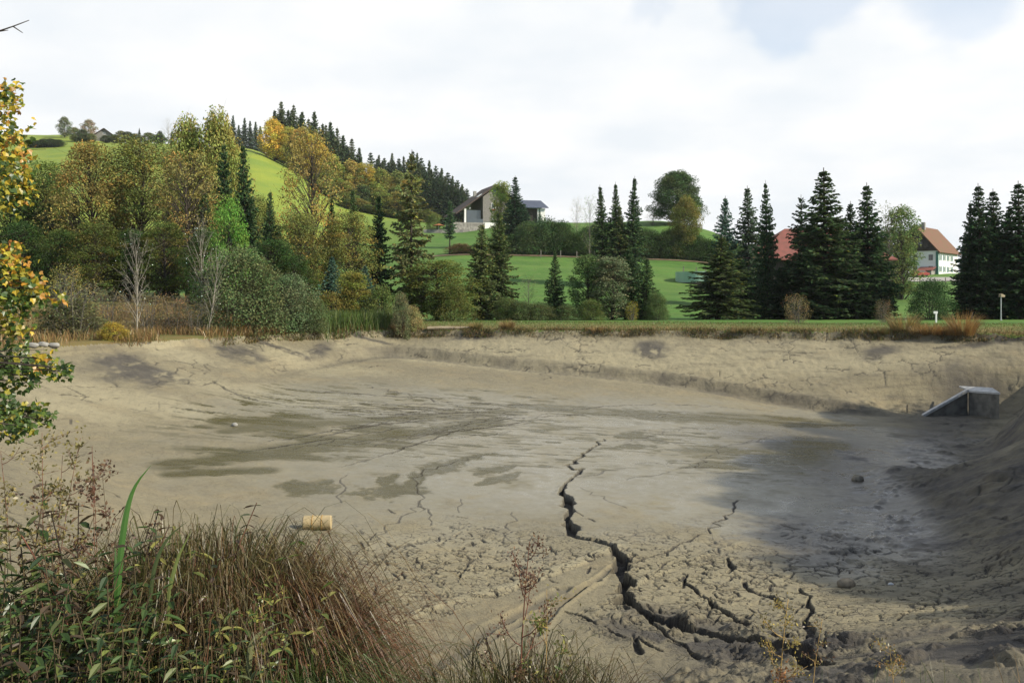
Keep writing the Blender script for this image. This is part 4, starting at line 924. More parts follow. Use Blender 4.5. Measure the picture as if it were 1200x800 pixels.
T('spruce_c', 'spruce_tree', 'low dark spruce skirt at the foot of the tallest spruce', 'tree', 945, 93, 296, col=(.014, .026, .012), width=96, group=g3)
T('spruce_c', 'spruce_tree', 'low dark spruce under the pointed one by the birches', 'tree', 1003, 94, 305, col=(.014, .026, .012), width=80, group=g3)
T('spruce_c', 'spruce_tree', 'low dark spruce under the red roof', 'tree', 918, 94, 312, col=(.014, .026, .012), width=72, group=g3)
T('wispy', 'birch_tree', 'left birch of the feathery clump beside the white farmhouse', 'tree', 1040, 150, 240, col=(.11, .13, .045), width=36, group=g3)
T('narrow', 'birch_tree', 'right birch of the feathery clump beside the white farmhouse', 'tree', 1056, 152, 244, col=(.085, .115, .04), width=42, group=g3)
T('narrow', 'birch_tree', 'low green tree behind the feathery birch clump', 'tree', 1046, 158, 270, col=(.07, .10, .035), width=44, group=g3)
T('spruce_d', 'spruce_tree', 'lowest spruce of the right hand group, next to the farmhouse', 'tree', 1134, 92, 235, col=DKS, width=38, group=g3)
T('spruce_a', 'spruce_tree', 'left twin top of the right hand spruce group', 'tree', 1152, 91, 214, col=(.020, .036, .017), width=82, group=g3)
T('spruce_a', 'spruce_tree', 'right twin top of the right hand spruce group', 'tree', 1166, 93, 221, col=(.020, .036, .017), width=84, group=g3)
T('spruce_a', 'spruce_tree', 'dark spruce at the right end behind the lamp post', 'tree', 1196, 90, 211, col=(.020, .036, .017), width=100, group=g3)
T('spruce_c', 'spruce_tree', 'low dark spruce between the right hand group and the lamp post', 'tree', 1178, 92, 285, col=(.013, .024, .012), width=72, group=g3)
T('spruce_c', 'spruce_tree', 'low dark spruce under the lowest one by the farmhouse', 'tree', 1146, 90, 300, col=(.013, .024, .012), width=67, group=g3)
T('willow_bush', 'bush', 'dark green bush before the farmhouse meadow', 'bush', 1091, 88, 330, col=(.026, .05, .02), width=54, group=g3)
T('thin_bush', 'shrub', 'light brown leaved small shrub on the dam under the tallest spruce', 'bush', 934, 80, 346, col=(.19, .14, .07), width=32, group='small shrubs on the dam')
T('thin_bush', 'shrub', 'brownish small shrub on the dam below the pointed dark spruce', 'bush', 1036, 80, 352, col=(.12, .085, .05), width=24, group='small shrubs on the dam')
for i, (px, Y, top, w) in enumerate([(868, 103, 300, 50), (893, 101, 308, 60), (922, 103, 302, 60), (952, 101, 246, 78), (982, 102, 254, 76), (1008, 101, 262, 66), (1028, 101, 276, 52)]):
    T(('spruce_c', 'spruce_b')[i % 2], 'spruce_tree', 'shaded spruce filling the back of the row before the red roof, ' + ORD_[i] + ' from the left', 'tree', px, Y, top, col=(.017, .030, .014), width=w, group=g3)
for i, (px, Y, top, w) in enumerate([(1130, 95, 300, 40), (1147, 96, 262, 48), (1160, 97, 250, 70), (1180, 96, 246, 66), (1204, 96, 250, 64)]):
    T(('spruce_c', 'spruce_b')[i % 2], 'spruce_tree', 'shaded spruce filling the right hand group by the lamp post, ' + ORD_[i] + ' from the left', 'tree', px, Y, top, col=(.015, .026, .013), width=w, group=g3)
# out of the frame on the right, the trees whose shade lies over the right bank
g4 = 'broad trees on the right bank'
for i, (x, y, h) in enumerate(SHADE_TREES):
    T('linden', 'broadleaf_tree', 'broad tree on the right bank beside the pond, ' + ['nearest', 'second', 'third', 'fourth', 'fifth', 'sixth', 'seventh', 'eighth', 'ninth', 'tenth', 'eleventh', 'twelfth', 'thirteenth', 'fourteenth', 'fifteenth', 'last'][i] + ' of its row', 'tree', 0, 0, h=h, col=OLIVE, xy=(x, y), group=g4, width=9.5 * F / y)
# the lane hedge across the meadow
gh = 'hedge bushes along the meadow lane'
r = rnd(31)
hedge = [(548, 290, 40, OLIVE), (566, 286, 44, DKG), (585, 284, 40, DKG), (604, 276, 44, (.035, .06, .022)), (622, 262, 48, (.05, .075, .03)), (640, 258, 46, (.042, .07, .03)), (657, 261, 42, DKG), (672, 275, 40, (.05, .08, .025)), (688, 268, 40, DKG), (703, 262, 42, (.04, .07, .025)), (757, 270, 44, (.035, .055, .02)),
         (772, 277, 40, DKG), (786, 270, 44, (.05, .065, .022)), (800, 274, 40, DKG), (815, 276, 40, DKG), (830, 282, 44, DKG), (848, 285, 44, DKG), (866, 290, 40, DKG)]
for i, (px, top, w, c) in enumerate(hedge):
    T('bush' if i % 2 else 'willow_bush', 'hedge_bush', 'dark hedge bush on the meadow lane, ' + ['first', 'second', 'third', 'fourth', 'fifth', 'sixth', 'seventh', 'eighth', 'ninth', 'tenth', 'eleventh', 'twelfth', 'thirteenth', 'fourteenth', 'fifteenth', 'sixteenth', 'seventeenth', 'eighteenth'][i] + ' from the left end', 'hedge bush', px, 194, top, col=c, width=w, group=gh)
T('spruce_a', 'spruce_tree', 'tall dark spruce in front of the chalet', 'tree', 603, 205, 205, col=(.022, .042, .022), width=46, group='trees at the chalet')
T('spruce_c', 'spruce_tree', 'low broad dark spruce right of the tall one at the chalet', 'tree', 616, 207, 238, col=(.022, .042, .022), width=36, group='trees at the chalet')
T('narrow', 'broadleaf_tree', 'loose light green tree before the chalet gable', 'tree', 586, 208, 214, col=(.13, .16, .04), width=26, group='trees at the chalet')
T('spruce_young', 'spruce_tree', 'small blue green conifer at the shed corner', 'tree', 632, 250, 243, col=BLS, width=10, group='trees at the chalet')
T('spruce_tall', 'pine_tree', 'small free standing pine on the meadow left of the chalet', 'tree', 527, 192, 234, col=(.04, .07, .035), width=22, group='trees at the chalet')
T('bush', 'bush', 'round olive bush left of the chalet terrace', 'bush', 508, 262, 252, col=OLIVE, width=18, group='trees at the chalet')
T('bush', 'bush', 'reddish brown brush at the small pine foot', 'bush', 540, 193, 286, col=(.10, .07, .035), width=34, group='trees at the chalet')
T('linden', 'linden_tree', 'great round dark green linden alone on the hill crest', 'tree', 793, 248, 203, col=(.045, .068, .028), width=62, group=None)
T('round_crown', 'broadleaf_tree', 'yellowing tree below the great linden', 'tree', 803, 193, 233, col=(.10, .098, .03), width=36, group=None)
T('wispy', 'shrub', 'bare pinkish shrub at the left foot of the great linden', 'bush', 765, 246, 250, col=(.24, .16, .12), width=22, group=None)
# hill forest: skyline spruces, then the yellowing edge below them
ORD = ['first', 'second', 'third', 'fourth', 'fifth', 'sixth', 'seventh', 'eighth', 'ninth', 'tenth', 'eleventh', 'twelfth', 'thirteenth', 'fourteenth', 'fifteenth', 'sixteenth', 'seventeenth', 'eighteenth', 'nineteenth', 'twentieth', 'twenty first', 'twenty second', 'twenty third', 'twenty fourth']
def row(kinds, name, phrase, items, Yf, cols, w, group, cat='tree'):
    for i, it in enumerate(items):
        px, top = it[0], it[1]; ww = it[2] if len(it) > 2 else w
        T(kinds[i % len(kinds)], name, phrase + ', ' + ORD[i] + ' from the left', cat, px, Yf(px), top, col=cols[i % len(cols)], width=ww, group=group)
HAZ = (.055, .075, .05)  # foliage colour with distance haze mixed in
row(['spruce_far'], 'spruce_tree', 'distant spruce on the ridge between barn and hill forest', [(272, 134), (280, 146), (286, 137), (293, 141), (300, 142), (305, 147)], lambda p: 470, [HAZ], 21, 'distant spruces on the ridge')
row(['spruce_far', 'spruce_a'], 'spruce_tree', 'spruce on the skyline of the steep hill forest', [(324, 128, 36), (331, 117, 39), (338, 128, 33), (345, 122, 36), (353, 130, 33), (361, 138, 33), (371, 129, 36), (382, 145, 33), (389, 141, 39), (396, 148, 36), (404, 157, 36), (411, 161, 36), (418, 172, 33)], lambda p: 372 + (p - 330) * .1, [(.045, .066, .034), (.058, .074, .036)], 33, 'skyline spruces of the hill forest')  # needle colours lightened, painting haze over the skyline spruces
row(['spruce_tall', 'spruce_far'], 'spruce_tree', 'spruce on the lower wood skyline behind the big olive spruce', [(436, 178), (443, 180), (450, 184), (458, 178), (466, 185), (474, 182), (482, 176), (489, 178), (496, 184), (503, 187), (511, 193), (518, 196), (525, 201), (531, 205), (537, 210), (543, 215), (548, 220)], lambda p: 395, [(.048, .070, .042), (.060, .078, .042)], 25, 'skyline spruces of the lower wood')  # haze lightening put into these needle colours as well
row(['far_broad', 'beech_b'], 'broadleaf_tree', 'yellowing tree at the sunny upper edge of the hill forest', [(322, 141, 30), (338, 150, 26), (352, 152, 30), (366, 158, 30), (378, 172, 26)], lambda p: 352, [(.33, .25, .05), (.26, .22, .055), (.20, .17, .06)], 28, 'yellowing forest edge trees')
row(['far_broad', 'beech_b', 'far_broad'], 'broadleaf_tree', 'olive yellow tree on the slope of the hill forest', [(390, 184), (400, 196), (410, 190), (420, 200), (428, 192), (437, 203), (446, 200), (456, 208), (466, 203), (476, 212), (486, 208), (497, 214)], lambda p: 345 + (p - 390) * .1, [(.17, .17, .042), (.12, .14, .04), (.20, .165, .05), (.10, .12, .04), (.22, .18, .04)], 30, 'slope trees of the hill forest')
row(['far_broad', 'spruce_far'], 'forest_tree', 'tree in the middle row of the hill forest slope', [(384, 198), (394, 207), (404, 214), (414, 220), (424, 218), (434, 224), (444, 222), (454, 228), (464, 226), (474, 232), (484, 228), (495, 232), (506, 230)], lambda p: 336 + (p - 384) * .1, [(.13, .145, .04), (.05, .07, .03), (.16, .15, .045)], 28, 'middle row of the hill forest slope')
row(['far_broad'], 'forest_tree', 'low tree along the meadow edge of the hill forest', [(408, 226), (418, 233), (428, 240), (438, 242), (448, 246), (458, 246), (468, 248), (478, 246), (490, 246), (502, 248)], lambda p: 325, [(.11, .13, .04), (.15, .14, .045), (.09, .11, .04)], 26, 'meadow edge trees of the hill forest')
row(['spruce_tall', 'spruce_far', 'spruce_tall'], 'spruce_tree', 'tall stemmed spruce in the dark wood left of the chalet', [(499, 198), (506, 203), (513, 206), (519, 212), (525, 216), (531, 219), (537, 222), (543, 226)], lambda p: 345, [(.03, .048, .028), (.038, .055, .03)], 26, 'dark wood left of the chalet')
row(['spruce_far', 'spruce_a'], 'spruce_tree', 'spruce in the second line behind the steep hill forest', [(328, 127, 35), (342, 128, 35), (350, 132, 35), (366, 142, 35), (377, 144, 35), (385, 153, 35), (393, 155, 35), (400, 165, 35), (408, 170, 35), (415, 178, 35), (424, 186, 32)], lambda p: 378 + (p - 330) * .1, [(.040, .058, .028)], 35, 'second line of the steep hill forest')
row(['spruce_far'], 'spruce_tree', 'spruce in the second line of the lower wood', [(440, 186), (447, 188), (454, 189), (462, 189), (470, 190), (478, 186), (485, 187), (493, 189), (500, 194), (507, 198), (515, 201), (522, 205), (528, 209), (534, 214), (540, 218), (546, 224)], lambda p: 385, [(.042, .060, .034), (.05, .065, .032)], 29, 'second line of the lower wood')
# round the hilltop barn
T('far_broad', 'broadleaf_tree', 'small round tree alone on the far left ridge', 'tree', 76, 500, 138, col=(.10, .12, .07), width=15)
T('far_broad', 'broadleaf_tree', 'pale small tree left of the hilltop barn', 'tree', 104, 505, 141, col=(.19, .165, .12), width=16)
row(['far_broad'], 'bush', 'bush in the row around the hilltop barn', [(88, 150, 14), (97, 152, 14), (100, 157, 14), (107, 157, 12), (124, 159, 13), (134, 158, 12), (142, 154, 15), (150, 155, 16), (158, 157, 14), (174, 156, 16), (186, 158, 18)], lambda p: 478, [(.11, .12, .05), (.06, .075, .04), (.085, .10, .045)], 14, 'bushes around the hilltop barn', 'bush')
row(['spruce_far', 'far_broad'], 'tree', 'small tree on the ridge right of the hilltop barn', [(163, 150, 8), (187, 154, 9), (202, 152, 9)], lambda p: 482, [(.06, .07, .045)], 9, 'small ridge trees right of the barn')
T('bare_birch', 'bare_tree', 'leafless tree on the ridge right of the hilltop barn', 'tree', 197, 486, 138, col=(.2, .15, .1), width=20)
row(['far_broad'], 'bush', 'dark bush in the hillside pasture left of the barn', [(36, 164, 16), (46, 165, 16), (52, 163, 16), (60, 163, 16), (68, 164, 16)], lambda p: 440, [(.05, .07, .03)], 14, 'dark bushes in the hillside pasture', 'bush')
# ------------------------------------------------------------------ buildings, small things
M_WHITE = plain('white_render', (0.74, 0.73, 0.70), 0.9, 0.12, 0.6)
M_DARKWOOD = plain('dark_boards', (0.055, 0.045, 0.038), 0.9, 0.4, 2.0, stretch=(6, 6, .3), bump=.01)
M_GREYWOOD = plain('grey_shingle', (0.22, 0.205, 0.185), 0.9, 0.3, 3.0, bump=.01)
M_BROWNROOF = plain('brown_tiles', (0.085, 0.06, 0.05), 0.85, 0.35, 2.0, bump=.02)
M_REDROOF = plain('red_tiles', (0.22, 0.075, 0.06), 0.85, 0.3, 1.2, bump=.02, col2=(0.16, 0.065, 0.05))
M_RUSTROOF = plain('rusty_tiles', (0.155, 0.068, 0.045), 0.85, 0.3, 0.8, bump=.02, col2=(0.12, 0.080, 0.04))
M_SOLAR = plain('solar_glass', (0.03, 0.04, 0.07), 0.15, 0.2, 1.0, spec=.8)
M_GLASS = plain('window_glass', (0.05, 0.06, 0.07), 0.1, 0.2, 1.0, spec=.8)
M_STONE = plain('terrace_stone', (0.30, 0.28, 0.25), 0.9, 0.5, 1.5, bump=.03)
M_SHUTTER = plain('green_shutter', (0.05, 0.17, 0.13), 0.7, 0.2)
M_TEAL = plain('teal_tarp', (0.015, 0.30, 0.23), 0.6, 0.2, 1.0)
M_TANK = plain('tank_panels', (0.32, 0.50, 0.36), 0.55, 0.25, 0.5, stretch=(1, 1, .1))
M_CONC = plain('concrete', (0.30, 0.29, 0.265), 0.9, 0.35, 1.8, bump=.01)
M_CONCW = plain('pale_concrete_edge', (0.52, 0.52, 0.50), 0.85, 0.25, 3.0, bump=.006)
M_SOIL = plain('dark_soil', (0.06, 0.05, 0.035), 0.95, 0.4, 2)
M_WOOD = plain('weathered_wood', (0.33, 0.27, 0.18), 0.85, 0.35, 3, bump=.01, stretch=(.3, 3, 3))
M_POST = plain('grey_post', (0.20, 0.18, 0.15), 0.85, 0.3, 6, stretch=(1, 1, .2))
M_METAL = plain('galvanised', (0.52, 0.53, 0.54), 0.45, 0.15, 5, metallic=.6)
M_ORANGE = plain('orange_cloth', (0.28, 0.10, 0.03), 0.8, 0.2)
M_RED = plain('red_paint', (0.28, 0.05, 0.035), 0.4, 0.15)
M_DARK = plain('rubber', (0.02, 0.02, 0.02), 0.8, 0.2)
M_BARREL = plain('yellow_plastic', (0.40, 0.31, 0.165), 0.65, 0.22, 5.0, bump=.003, col2=(0.30, 0.24, 0.14))
M_ROCK = plain('boulder', (0.22, 0.19, 0.14), 0.9, 0.5, 5, bump=.03)
M_LANE = plain('dirt_lane', (0.20, 0.14, 0.085), 0.95, 0.35, 0.8)
M_GRAVEL = plain('gravel_drive', (0.33, 0.31, 0.28), 0.95, 0.2, 1.5)
def gp(px, Y): return ((px - 600) / F * Y, Y)

strip('dirt_lane', [gp(px, 190) for px in range(480, 881, 12)], 1.6, M_LANE, 0.12)
strip('gravel_drive', [(*gp(1036, 205),), gp(1060, 206), gp(1085, 207), gp(1112, 209), gp(1140, 212), gp(1180, 216)], 9.0, M_GRAVEL, 0.12)

def gable_prism(mb, w, l, h0, h1, x0=0., y0=0.):
    """a gable shaped solid: width w on x, length l on y, eaves h0, ridge h1"""
    return mb.prism([(x0 - w / 2, y0, h0), (x0 + w / 2, y0, h0), (x0, y0, h1)], (0, l, 0))
def window(parent, c, w, h, axis, out, mat_frame, shutters=False):
    """one window: frame with a pane, standing 4 cm proud of the wall. axis: unit vector along the wall, out: outward normal"""
    c = np.array(c, float); ax = np.array(axis, float); up = np.array((0, 0, 1.)); o = np.array(out, float)
    f = MB()
    def slab(mb, u0, u1, v0, v1, d0, d1): mb.prism([c + ax * u0 + up * v0 + o * d0, c + ax * u1 + up * v0 + o * d0, c + ax * u1 + up * v1 + o * d0, c + ax * u0 + up * v1 + o * d0], o * (d1 - d0))
    t = .09
    slab(f, -w / 2, w / 2, -h / 2, -h / 2 + t, .01, .06); slab(f, -w / 2, w / 2, h / 2 - t, h / 2, .01, .06)
    slab(f, -w / 2, -w / 2 + t, -h / 2 + t, h / 2 - t, .01, .06); slab(f, w / 2 - t, w / 2, -h / 2 + t, h / 2 - t, .01, .06); slab(f, -.03, .03, -h / 2 + t, h / 2 - t, .01, .05)
    fo = f.build('window', mat_frame, parent)
    p = MB(); slab(p, -w / 2 + t, w / 2 - t, -h / 2 + t, h / 2 - t, .012, .025); p.build('pane', M_GLASS, fo)
    if shutters:
        for s in (-1, 1):
            q = MB(); slab(q, s * (w / 2 + .04), s * (w / 2 + .55), -h / 2, h / 2, .01, .05); q.build('shutter', M_SHUTTER, fo)
def roof_slabs(parent, w, l, h0, h1, mat, over=.8, th=.22, name='roof', x0=0., y0=0., hl=None, wl=None):
    """two pitched slabs with overhang; wl/hl set a longer left side"""
    m = MB(); r = np.array((x0, 0, h1 + .12)); 
    for sgn, ww, hh in ((-1, wl or w / 2, h0 if hl is None else hl), (1, w / 2, h0)):
        e = np.array((x0 + sgn * ww, 0, hh + .12)); d = (e - r) / np.linalg.norm(e - r); e = e + d * over
        n = np.array((d[2] * -sgn, 0, d[0] * sgn)); n = n / np.linalg.norm(n); n *= 1 if n[2] > 0 else -1
        m.prism([r + (0, y0 - over, 0), e + (0, y0 - over, 0), e + n * th + (0, y0 - over, 0), r + n * th * 1.0 + (0, y0 - over, 0)], (0, l + 2 * over, 0))
    return m.build(name, mat, parent)

# white farmhouse on the right: gable end faces front left
Yh = 226.; x, y = gp(1099, Yh)
fh = thing('farmhouse', 'white farmhouse with dark boarded gable and rust red tiled roof beside the birches', 'farmhouse', (x, y, gz(x, y) - .2), math.radians(-40))
# local frame: gable on the plane y=0 facing -y; the corner nearest to us is x=+5.2
Wd, Ln, E, Rg = 10.4, 17.0, 5.9, 11.9
b = MB(); b.box(-Wd / 2, 0, -1.5, Wd / 2, Ln, E); b.build('wall', M_WHITE, fh, loc=(-Wd / 2, 0, 0))
g = MB(); gable_prism(g, Wd + .1, .25, E + .003, Rg - .1, 0, -.14); gable_prism(g, Wd, Ln - .4, E + .003, Rg - .2, 0, .2); g.build('gable', M_DARKWOOD, fh, loc=(-Wd / 2, 0, 0))
q = roof_slabs(fh, Wd, Ln, E, Rg, M_RUSTROOF, .9); q.location = (-Wd / 2, 0, 0)
c = MB(); c.box(-Wd / 2 + .5, 3, Rg - .6, -Wd / 2 + 1.3, 3.9, Rg + 1.2); c.build('chimney', M_CONC, q).location = (Wd / 2, 0, 0)
for zc in (1.5, 4.3):
    for xc in (-8.4, -5.2, -1.6): window(fh, (xc, 0, zc), 1.0, 1.4, (1, 0, 0), (0, -1, 0), M_GREYWOOD)
    for yc in (2.2, 5.4, 8.6, 11.8): window(fh, (0, yc, zc), 1.0, 1.4, (0, 1, 0), (1, 0, 0), M_WHITE, True)
for xc in (-6.4, -4.0): window(fh, (xc, -.15, 7.6), .9, 1.0, (1, 0, 0), (0, -1, 0), M_GREYWOOD)
bl = MB(); bl.box(-8.3, -1.3, 6.55, -2.1, -.16, 6.7); bl.box(-8.3, -1.32, 6.7, -2.1, -1.24, 7.5); bl.build('balcony', M_DARKWOOD, fh)
k = MB(); k.box(.004, -.06, -1.4, .10, .45, E - .2); k.box(-.45, -.10, -1.4, .003, -.004, E - .2); k.build('corner_stone', M_SHUTTER, fh)
an = MB(); an.box(-3.6, -3.2, -1., -.6, -.2, 1.0); an.build('entrance_annex', M_STONE, fh)
ar = MB(); ar.prism([(-4.0, -3.6, 1.0), (-.3, -3.6, 1.0), (-.3, -.12, 1.9), (-4.0, -.12, 1.9)], (0, 0, .15)); ar.build('annex_roof', M_REDROOF, fh)
# red farm machine and parked car before the farmhouse
def car(px, Y, rot, paint, label):
    x, y = gp(px, Y); t = thing('parked_car', label, 'car', (x, y, gz(x, y) + .13), math.radians(rot))
    m = MB(); prof = [(-2, .35), (2, .35), (2.05, .75), (1.3, .95), (.7, 1.42), (-1.1, 1.45), (-1.9, .95), (-2.05, .7)]
    m.prism([(a, -.82, z) for a, z in prof], (0, 1.64, 0)); m.build('body', paint, t)
    w = MB(); w.prism([(-1.55, -.825, .98), (1.1, -.825, .98), (.62, -.825, 1.34), (-1.0, -.825, 1.36)], (0, 1.65, 0)); w.build('side_window', M_GLASS, t)
    for a in (-1.25, 1.25):
        for s in (-.8, .62):
            q = MB(); q.tube([(a, s, .33), (a, s + .18, .33)], [.33, .33], 12); q.build('wheel', M_DARK, t)
car(1078, 214, 15, M_RED, 'small dark red car parked before the white farmhouse')
car(1069, 216, 5, M_WHITE, 'small white car parked left of the dark red one')
# wooden hut left of the parked cars
x, y = gp(1042, 200); t = thing('wooden_hut', 'low brown wooden hut half hidden under the birches', 'hut', (x, y, gz(x, y)), .3)
b = MB(); b.box(-2.5, -1.5, -.6, 2.5, 1.5, 1.7); gable_prism(b, 3.0, .01, 1.7, 1.71, 0, 0); b.build('wall', M_DARKWOOD, t)
b = MB(); b.prism([(-3, -2, 1.703), (-3, 2, 1.703), (-3, 0, 2.7)], (6, 0, 0)); b.build('roof', M_RUSTROOF, t)
# chalet on the crest
Yc = 262.; x, y = gp(566, Yc)
ch = thing('chalet', 'grey shingled chalet with long brown roof and stone terrace on the hill crest', 'house', (x, y, gz(x, y) - .3), math.radians(18))
# local: front gable on y=0 facing -y, from x=0 to 12.5; roof sweeps left over an open terrace
E, Rg, Wd, Ln = 6.6, 10.4, 11.0, 13.0
b = MB(); b.box(0, 0, 1.9, Wd, Ln, 5.2); b.prism([(0, 0.0, 5.2), (Wd, 0, 5.2), (Wd, 0, 5.6), (3.6, 0, 9.9), (0, 0, 7.6)], (0, Ln, 0)); b.build('wall', M_GREYWOOD, ch)
b = MB(); b.box(.1, .15, -1.5, Wd - .1, Ln - .1, 1.897); b.build('base_wall', M_WHITE, ch)
b = MB(); pk = (3.6, 10.15); lf = (-8.0, 3.4); rt = (Wd + .9, 5.3)
b.prism([(pk[0], -1.2, pk[1]), (lf[0], -1.2, lf[1]), (lf[0], -1.2, lf[1] + .35), (pk[0], -1.2, pk[1] + .4)], (0, Ln + 2, 0)); b.prism([(pk[0] + .004, -1.2, pk[1]), (rt[0], -1.2, rt[1]), (rt[0], -1.2, rt[1] + .35), (pk[0] + .004, -1.2, pk[1] + .4)], (0, Ln + 2, 0)); rf = b.build('roof', M_BROWNROOF, ch)
b = MB(); b.box(-.4, 8, 8.0, .4, 8.8, 9.6); b.build('chimney', M_CONC, rf)
b = MB(); b.prism([(-1.9, -1.22, 7.36), (-.6, -1.22, 8.1), (-.6, .6, 8.1), (-1.9, .6, 7.36)], (-.12, 0, .1)); b.build('skylight', M_METAL, rf)
b = MB(); b.box(-9.0, -2.0, -1.8, -.005, 7, 1.55); b.build('terrace', M_STONE, ch)
b = MB(); b.box(-5.6, -.9, 1.55, -5.1, -.4, 4.7); b.build('column', M_WHITE, ch)
b = MB(); b.box(-4.9, -.85, 1.56, -.2, -.78, 2.45); b.build('terrace_railing', M_TEAL if False else M_GLASS, ch)
b = MB(); b.box(-4.4, 1.2, 1.56, -.2, 1.3, 4.6); b.build('glass_front', M_GLASS, ch)
for c in ((3.0, 0, 5.6), (7.2, 0, 5.4), (3.4, 0, 3.0), (6.8, 0, 3.0)): window(ch, c, 1.2, 1.3, (1, 0, 0), (0, -1, 0), M_WHITE)
b = MB(); b.box(2.4, -.35, 4.55, 3.6, -.08, 4.85); b.build('flower_box', M_RED, ch)
b = MB(); b.prism([(2.7, -.05, 8.3), (4.4, -.05, 8.3), (3.6, -.05, 9.5)], (0, .04, 0)); b.build('gable_window', M_GLASS, ch)
ch.scale = (1, 1, 1.22)
# shed with the dark solar roof
x, y = gp(622, 266); sh = thing('shed', 'white and brown shed with dark blue solar roof right of the chalet', 'shed', (x, y, gz(x, y) - .2), math.radians(12))
b = MB(); b.box(1.4, -2.4, -1, 3.6, 3, 4.2); b.build('wall', M_WHITE, sh)
b = MB(); b.box(-4.4, -1.6, -1, 1.395, 3, 4.1); b.build('wooden_front', M_DARKWOOD, sh)
b = MB(); b.prism([(-5.2, -3.2, 4.25), (4.4, -3.2, 4.25), (3.2, 1.2, 6.6), (-5.2, 1.2, 6.6)], (0, 0, .2)); b.prism([(-5.2, 1.205, 6.6), (3.2, 1.205, 6.6), (4.4, 4.6, 4.25), (-5.2, 4.6, 4.25)], (0, 0, .2)); b.build('roof', M_SOLAR, sh)
# orange parasol, garden wall left of the chalet
x, y = gp(514, 258); t = thing('parasol', 'orange garden parasol left of the chalet terrace', 'parasol', (x, y, gz(x, y)))
b = MB(); b.tube([(0, 0, -.3), (0, 0, 2.4)], .05, 6); b.build('pole', M_METAL, t)
b = MB(); V = [(0, 0, 2.6)] + [(1.8 * math.cos(a), 1.8 * math.sin(a), 2.0) for a in np.arange(8) * math.pi / 4] + [(0, 0, 2.5)]; b.add(V, [(0, i + 1, (i + 1) % 8 + 1) for i in range(8)] + [(9, (i + 1) % 8 + 1, i + 1) for i in range(8)]); b.build('canopy', M_ORANGE, t)
x, y = gp(522, 258); gw = MB(); gw.box(-6, -.3, -1, 5, .3, .9); w_ = gw.build('garden_wall', M_STONE, None, loc=(x, y, gz(x, y))); tag(w_, 'low pale stone garden wall left of the chalet', 'garden wall')
# barn with the red roof behind the spruces
Yb = 150.; x, y = gp(921, Yb); bn = thing('barn', 'barn with big red hipped roof behind the dark spruces', 'barn', (x, y, gz(x, y)))
hw, ev = 7.4, -(305 - HZ) / F * Yb - gz(x, y); pkz = -(268 - HZ) / F * Yb - gz(x, y)
b = MB(); V = [(-hw, -6, ev), (hw + 8, -6, ev), (hw + 8, 6, ev), (-hw, 6, ev), (-.2, 0, pkz), (8, 0, pkz), (-hw, -6, ev - .2), (hw + 8, -6, ev - .2), (hw + 8, 6, ev - .2), (-hw, 6, ev - .2)]
b.add(V, [(0, 1, 5, 4), (1, 2, 5), (2, 3, 4, 5), (3, 0, 4), (9, 8, 7, 6), (0, 6, 7, 1), (1, 7, 8, 2), (2, 8, 9, 3), (3, 9, 6, 0)]); b.build('roof', M_REDROOF, bn)
b = MB(); b.box(-hw + 1.2, -4.8, -1.5, hw + 6.8, 4.8, ev - .21); b.build('wall', M_DARKWOOD, bn)
b = MB(); b.box(-4.5, -4.86, -.2, -1.5, -4.803, 2.6); b.build('door', M_GREYWOOD, bn)
# round tank
x, y = gp(818, 160); z0 = -(332 - HZ) / F * 160; tk = thing('manure_tank', 'round pale green farm tank with low wall below the hedge', 'tank', (x, y, z0))
b = MB(); n = 40; R = 3.8; a = np.arange(n) * 2 * math.pi / n
ring = lambda r, z: [(r * math.cos(t), r * math.sin(t), z) for t in a]
b.add(ring(R, .12) + ring(R, 1.95) + ring(R - .15, 1.95) + ring(R - .15, .12), [(i + k * n, (i + 1) % n + k * n, (i + 1) % n + (k + 1) * n, i + (k + 1) * n) for k in range(3) for i in range(n)]); b.build('tank_wall', M_TANK, tk)
b = MB(); b.add(ring(R + .05, -1.2) + ring(R + .05, .118), [(i, (i + 1) % n, (i + 1) % n + n, i + n) for i in range(n)] + [tuple(range(n, 2 * n))]); b.build('base_ring', M_SOIL, tk)
for i, px in enumerate((801, 816, 827)):
    x, y = gp(px, 168); tag(MB().box(-.07, -.07, -.5, .07, .07, 1.7).build('fence_post', M_POST, None, loc=(x, y, gz(x, y))), 'pale wooden post behind the green tank, ' + ['left', 'middle', 'right'][i] + ' of three', 'post', 'posts behind the tank')
# teal tarpaulin trailer
x, y = gp(877, 165); z0 = -(333 - HZ) / F * 165; t = thing('covered_trailer', 'small trailer under a bright teal cover beside the tank', 'trailer', (x, y, z0))
b = MB(); b.prism([(-1.4, -1, .5), (1.4, -1, .5), (1.4, -1, 1.7), (1.0, -1, 2.1), (-1.1, -1, 2.1), (-1.4, -1, 1.8)], (0, 2, 0)); b.build('cover', M_TEAL, t)
b = MB(); b.box(-1.4, -.95, .32, 2.2, .95, .497); b.build('chassis', M_DARK, t)
for s in (-.6, .6): q = MB(); q.tube([(s, -1.02, .3), (s, -.8, .3)], .3, 12); q.build('wheel', M_DARK, t)
# hilltop barn
x, y = gp(122, 492); t = thing('hilltop_barn', 'dark weathered wooden barn with gable on the far left hilltop', 'barn', (x, y, gz(x, y) - .5), math.radians(12))
b = MB(); b.box(-5.2, 0, -2, 5.2, 14, 3.2); gable_prism(b, 10.4, 14, 3.203, 7.0); b.build('wall', M_GREYWOOD, t)
roof_slabs(t, 10.4, 14, 3.2, 7.0, M_BROWNROOF, 1.0, .3); window(t, (0, 0, 4.6), 1.2, 1.0, (1, 0, 0), (0, -1, 0), M_WHITE)
